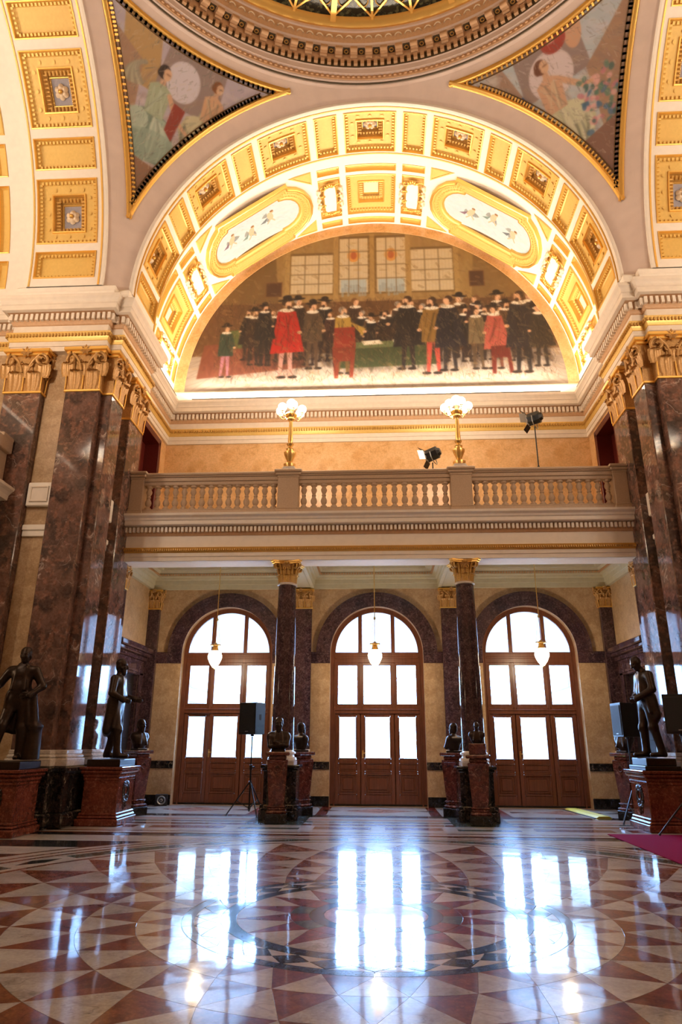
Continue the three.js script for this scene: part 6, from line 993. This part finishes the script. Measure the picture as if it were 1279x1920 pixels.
// busts on herm pedestals
function bustGeo(o) {
  const L = [cap([-0.16, 0.27, -0.02], [0.16, 0.27, -0.02], 0.1, 0.1, 0.08), egg([0, 0.16, 0.0], [0.2, 0.2, 0.13], 0.06), cap([0, 0.3, -0.01], [0, 0.42, 0.0], 0.07, 0.06, 0.05), cap([-0.05, 0.34, 0.07], [-0.1, 0.1, 0.13], 0.02, 0.03, 0.03), cap([0.05, 0.34, 0.07], [0.1, 0.1, 0.13], 0.02, 0.03, 0.03), egg([0, 0.02, -0.01], [0.13, 0.1, 0.1], 0.03)];
  if (o.arms) L.push(cap([-0.19, 0.25, 0], [-0.17, 0.07, 0.1], 0.062, 0.052, 0.03), cap([-0.17, 0.07, 0.1], [0.1, 0.11, 0.18], 0.048, 0.038, 0.02), cap([0.19, 0.25, 0], [0.18, 0.09, 0.1], 0.062, 0.052, 0.03), cap([0.18, 0.09, 0.1], [-0.08, 0.16, 0.165], 0.048, 0.038, 0.02));
  const cut = (x, y, z) => y; cut.neg = true; cut.k = 0.01;
  const f = field(L), body = nets((x, y, z) => Math.max(f(x, y, z), 0.0 - y), [-0.34, -0.04, -0.2], [0.34, 0.46, 0.26], 0.013), head = nets(field([...headParts([0, 0.53, 0.02], 0.05, o), cap([0, 0.36, 0], [0, 0.48, 0.0], 0.062, 0.055, 0.03)]), [-0.15, 0.3, -0.16], [0.15, 0.72, 0.2], 0.008);
  return metres(merge([body, head].map((g) => g.toNonIndexed())));
}
const bustA = bustGeo({ hair: true, beard: true, arms: true }), bustB = bustGeo({ hair: false, moustache: true }), bustC = bustGeo({ hair: true, beard: true });
function bust(x, z, turn, geo, sc, y, labelB, labelP, block) {
  const p = thing('bust_pedestal', labelP, 'pedestal', [x, 0, z], turn, 'tapered marble bust pedestals');
  const taper = (w0, w1, y0, y1) => { const g = new THREE.CylinderGeometry(w1 / Math.SQRT2 * 1.0, w0 / Math.SQRT2, y1 - y0, 4, 1).toNonIndexed(); g.rotateY(PI / 4); return metres(flat(g.translate(0, (y0 + y1) / 2, 0))); };
  mesh('foot', cbox(-0.24, 0.24, 0, 0.2, -0.24, 0.24, 0.012), MT.blackStone, p); mesh('foot_moulding', merge([cbox(-0.23, 0.23, 0.2, 0.27, -0.23, 0.23, 0.025), cbox(-0.19, 0.19, 0.27, 0.34, -0.19, 0.19, 0.02), cbox(-0.205, 0.205, 0.33, 0.37, -0.205, 0.205, 0.015)]), MT.hermMarble, p);
  mesh('shaft', taper(0.34, 0.46, 0.36, y - 0.22), MT.hermMarble, p); mesh('cap', merge([cbox(-0.235, 0.235, y - 0.24, y - 0.17, -0.235, 0.235, 0.015), cbox(-0.2, 0.2, y - 0.17, y - 0.08, -0.2, 0.2, 0.02), cbox(-0.27, 0.27, y - 0.08, y, -0.27, 0.27, 0.02)]), MT.hermMarble, p);
  mesh('carved_drop', merge([new THREE.TorusGeometry(0.07, 0.02, 5, 14).toNonIndexed().translate(0, y - 0.36, 0.225), new THREE.OctahedronGeometry(0.05, 0).scale(0.7, 1.8, 0.5).toNonIndexed().translate(0, y - 0.5, 0.22)]), MT.hermMarble, p);
  const b = thing('bust', labelB, 'bust', [x, y, z], turn, 'bronze busts'); let h = 0;
  if (block) { h = 0.24; mesh('socle', cbox(-0.19, 0.19, 0, h, -0.16, 0.16, 0.012), MT.hermMarble, b); } else { mesh('socle', cbox(-0.16, 0.16, 0, 0.05, -0.13, 0.13, 0.01), MT.bronze, b); h = 0.04; }
  const m = mesh('figure', geo, MT.bronze, b); m.scale.setScalar(sc); m.position.y = h;
}
bust(-2.28, 4.2, 0.1, bustA, 1.08, 1.5, 'bronze bearded bust with folded arms before the left column', 'tapered red marble pedestal before the left column');
bust(2.28, 4.2, -0.15, bustB, 0.72, 1.46, 'small bronze bust on a block before the right column', 'tapered red marble pedestal before the right column', true);
bust(-1.95, 2.45, 2.4, bustC, 1.0, 1.48, 'dark bust half hidden behind the left column', 'tapered pedestal half hidden behind the left column');
bust(1.93, 2.45, -2.4, bustA, 1.0, 1.48, 'dark bust half hidden behind the right column', 'tapered pedestal half hidden behind the right column');
bust(-5.98, 2.95, PI / 2 - 0.5, bustC, 1.06, 1.5, 'dark bust by the doorway left of the left door', 'tapered dark pedestal by the doorway left of the left door');
bust(6.05, 2.75, -PI / 2 + 0.5, bustC, 1.06, 1.5, 'dark bust by the doorway right of the right door', 'tapered dark pedestal by the doorway right of the right door');
// ---------------------------------------------------------------- loudspeakers, flood lights, small things
function speaker(x, y, z, turn, label) {
  const t = thing('loudspeaker', label, 'loudspeaker', [x, y, z], turn, 'loudspeakers on stands');
  const s = new THREE.Shape(); [[-0.26, 0.2], [0.26, 0.2], [0.2, -0.2], [-0.2, -0.2]].forEach((p, i) => (i ? s.lineTo(...p) : s.moveTo(...p)));
  const g = new THREE.ExtrudeGeometry(s, { depth: 0.74, bevelEnabled: true, bevelSize: 0.012, bevelThickness: 0.012, bevelSegments: 2 }); g.rotateX(PI / 2); mesh('cabinet', flat(g.translate(0, 0.77, 0)), MT.black, t);
  mesh('grille', cbox(-0.24, 0.24, 0.05, 0.73, 0.205, 0.225, 0.01), MT.grille, t); mesh('badge', cbox(-0.05, 0.05, 0.08, 0.1, 0.225, 0.228, 0.001), MT.steel, t);
  mesh('side_grip', merge([cbox(0.228, 0.25, 0.36, 0.5, -0.04, 0.08, 0.008)]), MT.grille, t); mesh('pole_cup', new THREE.CylinderGeometry(0.04, 0.045, 0.05, 16).translate(0, 0, 0), MT.black, t);
  return t;
}
function tripod(x, z, h, turn, label, spread = 0.62) {
  const t = thing('speaker_stand', label, 'stand', [x, 0, z], turn, 'tripod speaker stands');
  mesh('pole', merge([rod([0, 0.12, 0], [0, h * 0.62, 0], 0.022), rod([0, h * 0.6, 0], [0, h, 0], 0.017)]), MT.black, t); mesh('collar', rod([0, h * 0.58, 0], [0, h * 0.64, 0], 0.035, 0.035, 12), MT.black, t); mesh('collar', rod([0, 0.72, 0], [0, 0.8, 0], 0.036, 0.036, 12), MT.black, t); mesh('locking_knob', rod([0.03, h * 0.61, 0], [0.1, h * 0.61, 0], 0.012, 0.02, 8), MT.black, t);
  mesh('lower_hub', rod([0, 0.16, 0], [0, 0.23, 0], 0.034, 0.034, 12), MT.black, t);
  for (let i = 0; i < 3; i++) { const a = i * 2 * PI / 3, dx = sin(a) * spread, dz = cos(a) * spread; mesh('leg', merge([rod([sin(a) * 0.03, 0.76, cos(a) * 0.03], [dx, 0.03, dz], 0.016), rod([dx * 0.97, 0.05, dz * 0.97], [dx * 1.0, 0.022, dz * 1.0], 0.02)]), MT.black, t); mesh('brace', rod([sin(a) * 0.03, 0.2, cos(a) * 0.03], [dx * 0.55, 0.36, dz * 0.55], 0.01), MT.black, t); }
  return t;
}
tripod(-3.12, 2.98, 1.84, PI / 6, 'black tripod stand left of the left column', 0.56); speaker(-3.12, 1.868, 2.98, -0.55, 'black loudspeaker on a tripod left of the left column');
tripod(5.86, 3.6, 1.82, -0.85, 'black tripod stand whose foot shows left of the right pedestal', 0.6); speaker(5.86, 1.845, 3.6, -PI / 2 + 0.1, 'slim-looking bluish loudspeaker behind the bald bronze man');
tripod(6.12, 6.0, 1.84, 0.5, 'black tripod stand on the magenta carpet at the right edge', 0.7).position.y = 0.017; speaker(6.12, 1.885, 6.0, -0.36, 'large black loudspeaker cut by the right edge of the picture');
// stage lamps on the gallery, switched off
function stageLamp(x, z, y, turn, pitch, standTop, label) {
  const t = thing('stage_lamp', label, 'spotlight', [x, 7.42, z], turn, 'unlit stage lamps on the gallery');
  const st = mesh('stand', merge([rod([0, 0.35, 0], [0, standTop, 0], 0.018), rod([0, standTop * 0.55, 0], [0, standTop * 0.58, 0], 0.035, 0.035, 10), ...[0, 1, 2].map((i) => rod([0, 0.55, 0], [sin(i * 2.1) * 0.45, 0.02, cos(i * 2.1) * 0.45], 0.012)), rod([0, 0.3, 0], [0, 0.62, 0], 0.03, 0.03, 10)]), MT.black, t);
  const h = new THREE.Group(); h.name = 'lamp_head'; h.position.y = y - 7.42; h.rotation.set(pitch, 0, 0); t.add(h);
  mesh('housing', merge([flat(new THREE.CylinderGeometry(0.19, 0.19, 0.34, 8).rotateX(PI / 2).toNonIndexed()), flat(new THREE.CylinderGeometry(0.1, 0.16, 0.1, 8).rotateX(-PI / 2).toNonIndexed().translate(0, 0, -0.2))]), MT.black, h); mesh('lens_ring', new THREE.TorusGeometry(0.16, 0.025, 8, 20).translate(0, 0, 0.17), MT.steel, h); mesh('lens', new THREE.CylinderGeometry(0.15, 0.15, 0.02, 20).rotateX(PI / 2).translate(0, 0, 0.165), MT.grille, h);
  mesh('yoke', tube([[-0.23, 0, 0], [-0.23, -0.22, 0], [0, -0.3, 0], [0.23, -0.22, 0], [0.23, 0, 0]], 0.014, 6, 16), MT.steel, h);
  for (let i = 0; i < 4; i++) { const a = i * PI / 2, g = cbox(-0.15, 0.15, 0, 0.2, 0, 0.006, 0.002); g.rotateX(0.75); g.translate(0, 0.18, 0.18); g.rotateZ(a); mesh('barn_door', g, i % 2 ? MT.steel : MT.black, h); }
}
stageLamp(1.68, 2.62, 9.58, -2.0, 0.25, 1.9, 'squat unlit stage lamp just above the rail, left of the right candelabra'); stageLamp(4.66, 2.62, 10.66, -2.1, 0.1, 3.0, 'unlit stage lamp on a tall thin stand, right of the right candelabra');
{ // things on the floor
  const c = thing('carpet', 'magenta carpet on the floor at the right edge', 'carpet'); mesh('pile', cbox(4.55, 9.4, 0.0, 0.014, 5.62, 12.4, 0.004), MT.carpet, c);
  const r = thing('cable_cover', 'flat yellow cable cover on the floor by the right door', 'cable cover', [5.36, 0, 1.35], 0.08); const s = new THREE.Shape(); [[-0.2, 0], [-0.13, 0.045], [0.13, 0.045], [0.2, 0]].forEach((p, i) => (i ? s.lineTo(...p) : s.moveTo(...p))); mesh('lid', flat(new THREE.ExtrudeGeometry(s, { depth: 2.3, bevelEnabled: false }).translate(0, 0, -1.15)), MT.ramp, r); mesh('side_lip', merge([cbox(-0.24, -0.19, 0, 0.012, -1.15, 1.15, 0.003), cbox(0.19, 0.24, 0, 0.012, -1.15, 1.15, 0.003)]), MT.black, r);
  const f = thing('floor_speaker', 'small black box with a round grey cone at the foot of the left wall', 'loudspeaker', [-6.12, 0, 0.25], 0.25); mesh('box', cbox(-0.17, 0.17, 0, 0.3, -0.12, 0.12, 0.012), MT.black, f); mesh('cone', lathe([[0.02, 0.02], [0.06, -0.02], [0.105, 0.015], [0.12, 0.0]], 24).rotateX(PI / 2).translate(0, 0.15, 0.125), MT.steel, f);
}
// ---------------------------------------------------------------- lamps
const globeSmall = ball(0.125, 0, 0, 0, 20, 14);
function candelabra(x, y, z, label, group, cd = LIGHT.candelabra) {
  const t = thing('candelabra', label, 'candelabra', [x, y, z], 0, group);
  mesh('foot', merge([cbox(-0.19, 0.19, 0, 0.06, -0.19, 0.19, 0.012), cbox(-0.16, 0.16, 0.06, 0.12, -0.16, 0.16, 0.015)]), MT.whiteMarble, t);
  mesh('stem', lathe([[0.15, 0.12], [0.16, 0.16], [0.17, 0.22], [0.1, 0.25], [0.07, 0.3], [0.12, 0.42], [0.16, 0.52], [0.165, 0.57], [0.1, 0.6], [0.09, 0.64], [0.11, 0.68], [0.06, 0.72], [0.05, 0.76], [0.09, 0.8], [0.1, 0.83], [0.06, 0.87], [0.07, 0.92], [0.06, 1.2], [0.048, 1.5], [0.06, 1.54], [0.11, 1.58], [0.1, 1.63], [0.16, 1.68], [0.17, 1.72], [0.05, 1.78], [0.03, 1.95]], 20, 0.8), MT.brass, t);
  for (let i = 0; i < 6; i++) { const a = i / 6 * 2 * PI + 0.3; mesh('arm', tube([[sin(a) * 0.1, 1.68, cos(a) * 0.1], [sin(a) * 0.22, 1.62, cos(a) * 0.22], [sin(a) * 0.32, 1.7, cos(a) * 0.32], [sin(a) * 0.32, 1.78, cos(a) * 0.32]], 0.014, 5, 12), MT.brass, t); const g = mesh('lamp_globe', globeSmall, MT.globe, t); g.position.set(sin(a) * 0.32, 1.89 - (i % 2) * 0.03, cos(a) * 0.32); mesh('globe_holder', lathe([[0.05, 0], [0.06, 0.04], [0.02, 0.02]], 10).translate(sin(a) * 0.32, 1.75 - (i % 2) * 0.03, cos(a) * 0.32), MT.brass, t); }
  const g = mesh('lamp_globe', globeSmall, MT.globe, t); g.position.set(0, 2.08, 0); g.scale.setScalar(1.12);
  pointLight(x, y + 2.08, z, cd * 0.5, WARM, 7); for (const i of [0, 2, 4]) { const a = i / 6 * 2 * PI + 0.3; pointLight(x + sin(a) * 0.32, y + 1.89, z + cos(a) * 0.32, cd / 6, WARM, 6); }
  return t;
}
candelabra(-2.3, 8.66, 3.68, 'brass candelabra with opal globes on the left pedestal of the gallery rail', 'candelabra on the gallery'); candelabra(2.3, 8.66, 3.68, 'brass candelabra with opal globes on the right pedestal of the gallery rail', 'candelabra on the gallery');
for (const [s, n] of [[-1, 'left'], [1, 'right']]) for (const [z, q] of [[10.9, 'farther'], [15.5, 'nearer']]) candelabra(8.98 * s, 8.62, z, `brass candelabra on the ${n} side gallery, the ${q} one`, 'candelabra of the side galleries', LIGHT.side);
function pendant(x, y, z, top, label, group) {
  const t = thing('pendant_lamp', label, 'pendant lamp', [x, y, z], 0, group), H = top - y;
  mesh('rod', merge([rod([0, 1.05, 0], [0, H, 0], 0.012), lathe([[0.012, 1.02], [0.04, 1.06], [0.012, 1.12]], 10), rod([0, 0.4, 0], [0, 1.05, 0], 0.008)]), MT.brass, t);
  for (const e of [-1, 1]) mesh('chain', rod([0.02 * e, 1.05, 0], [0.13 * e, 0.36, 0], 0.005), MT.brass, t);
  mesh('gallery_ring', lathe([[0.02, 0.42], [0.06, 0.38], [0.15, 0.36], [0.15, 0.33], [0.07, 0.3], [0.09, 0.22], [0.12, 0.19], [0.11, 0.17]], 20), MT.brass, t);
  mesh('lamp_globe', lathe([[0.0, -0.29], [0.05, -0.27], [0.13, -0.16], [0.185, -0.04], [0.195, 0.04], [0.17, 0.13], [0.11, 0.19]], 24, 1.2), MT.globePend, t); mesh('finial', ball(0.018, 0, -0.31, 0, 8, 6), MT.brass, t);
  pointLight(x, y, z, LIGHT.pendant, PEND, 8); return t;
}
pendant(-4.5, 3.93, 1.7, 6.9, 'lit opal pendant lamp hanging before the left door', 'pendant lamps under the gallery'); pendant(-0.04, 3.95, 1.7, 6.9, 'lit opal pendant lamp hanging before the middle door', 'pendant lamps under the gallery'); pendant(4.5, 3.98, 1.7, 6.9, 'lit opal pendant lamp hanging before the right door', 'pendant lamps under the gallery');
for (const [s, n] of [[-1, 'left'], [1, 'right']]) pendant(11.6 * s, 3.95, 8.7, 6.9, `lit opal pendant lamp under the ${n} side gallery`, 'pendant lamps of the side galleries');
// lamp strips lying on the cornice ledge, shining up into the vault
{
  const strip = (x0, x1, z0, z1, lab) => { const t = thing('cornice_lamp_strip', lab, 'lamp', [0, 12.76, 0], 0, 'lamp strips on the cornice'); mesh('tray', cbox(x0, x1, 0, 0.03, z0, z1, 0.006), MT.steel, t); mesh('lamp_tube', cbox(x0 + 0.03, x1 - 0.03, 0.03, 0.045, z0 + 0.03, z1 - 0.03, 0.005), MT.strip, t); };
  strip(-6.2, 6.2, 0.2, 0.36, 'lamp strip lying on the cornice below the mural'); stripLight(0, 12.82, 0.28, 12.2, 0.1, LIGHT.cornice, 0, 20, 0.9);
  for (const s of [-1, 1]) { const x = 6.72 * s; strip(x - 0.08, x + 0.08, 0.6, 3.2, `lamp strip lying on the cornice at the gallery's ${s < 0 ? 'left' : 'right'} end`); const l = stripLight(x, 12.82, 1.9, 0.1, 2.5, LIGHT.cornice * 0.22, x - s * 3, 20, 1.9); l.rotation.set(PI / 2, 0, 0); l.rotation.set(PI / 2, 0.25 * s, 0); }
  for (const s of [-1, 1]) { const x = 13.05 * s; strip(x - 0.08, x + 0.08, 8, 18.4, `lamp strip lying on the cornice of the ${s < 0 ? 'left' : 'right'} arm`); const l = stripLight(x, 12.82, 13.2, 0.1, 10.2, LIGHT.arm, x, 20, 13.2); l.rotation.set(PI / 2, 0.3 * s, 0); }
}
// ---------------------------------------------------------------- outside the doors: terrace, parapet, the pale city
{
  structMesh('terrace', box(-30, 30, -0.4, -0.08, -9, -0.6), MT.outsideGround, 'pale stone terrace outside the doors', 'terrace');
  structMesh('ground', box(-160, 160, -12.4, -12, -160, -0.6), MT.outsideGround, 'pale square far below the terrace', 'ground');
  const wingB = (s, label) => { const b = thing('corner_pavilion', label, 'building', [s * 8.6, -12, -5.5]); mesh('wall', box(-2.2, 2.2, 0, 20, -4, 3.5), MT.outsideWall, b); mesh('cornice', merge([box(-2.5, 2.5, 15.0, 15.4, -4.3, 3.8), box(-2.6, 2.6, 15.4, 15.7, -4.4, 3.9)]), MT.outsideWall, b); for (const x of [-1.7, 1.7]) mesh('pilaster', box(x - 0.4, x + 0.4, 0, 15, 3.5, 3.8), MT.outsideWall, b); return b; };
  wingB(-1, 'pale wing of the museum seen through the left door'); wingB(1, 'pale wing of the museum seen through the right door');
  const houses = [[-38, -60, 16, 19], [-20, -75, 14, 13], [-4, -90, 15, 14.5], [12, -80, 13, 13.5], [27, -66, 15, 17], [44, -60, 16, 20]];
  const lab = ['farthest left of the pale houses outside', 'pale gabled house outside, second from the left', 'pale house outside, seen behind the middle door', 'pale house outside, third from the right', 'pale house outside, second from the right', 'farthest right of the pale houses outside'];
  houses.forEach(([x, z, w, h], i) => {
    const b = thing('town_house', lab[i], 'building', [x, -12, z], 0, 'town houses across the square'); mesh('wall', box(-w / 2, w / 2, 0, h, -5, 5), MT.outsideWall, b);
    const s = new THREE.Shape(); s.moveTo(-w / 2 - 0.4, h); s.lineTo(w / 2 + 0.4, h); s.lineTo(w / 2 - 3, h + 3); s.lineTo(-w / 2 + 3, h + 3); mesh('roof', extr(s, 10, -5), MT.outsideDark, b);
    for (let f = 0; f < Math.floor(h / 3.6); f++) for (let k = 0; k < 5; k++) mesh('window', box(-w / 2 + w * (k + 0.5) / 5 - 0.6, -w / 2 + w * (k + 0.5) / 5 + 0.6, 1.2 + f * 3.6, 3.2 + f * 3.6, 5, 5.06), MT.outsideDark, b);
  });
}
renderer.render(scene, camera);
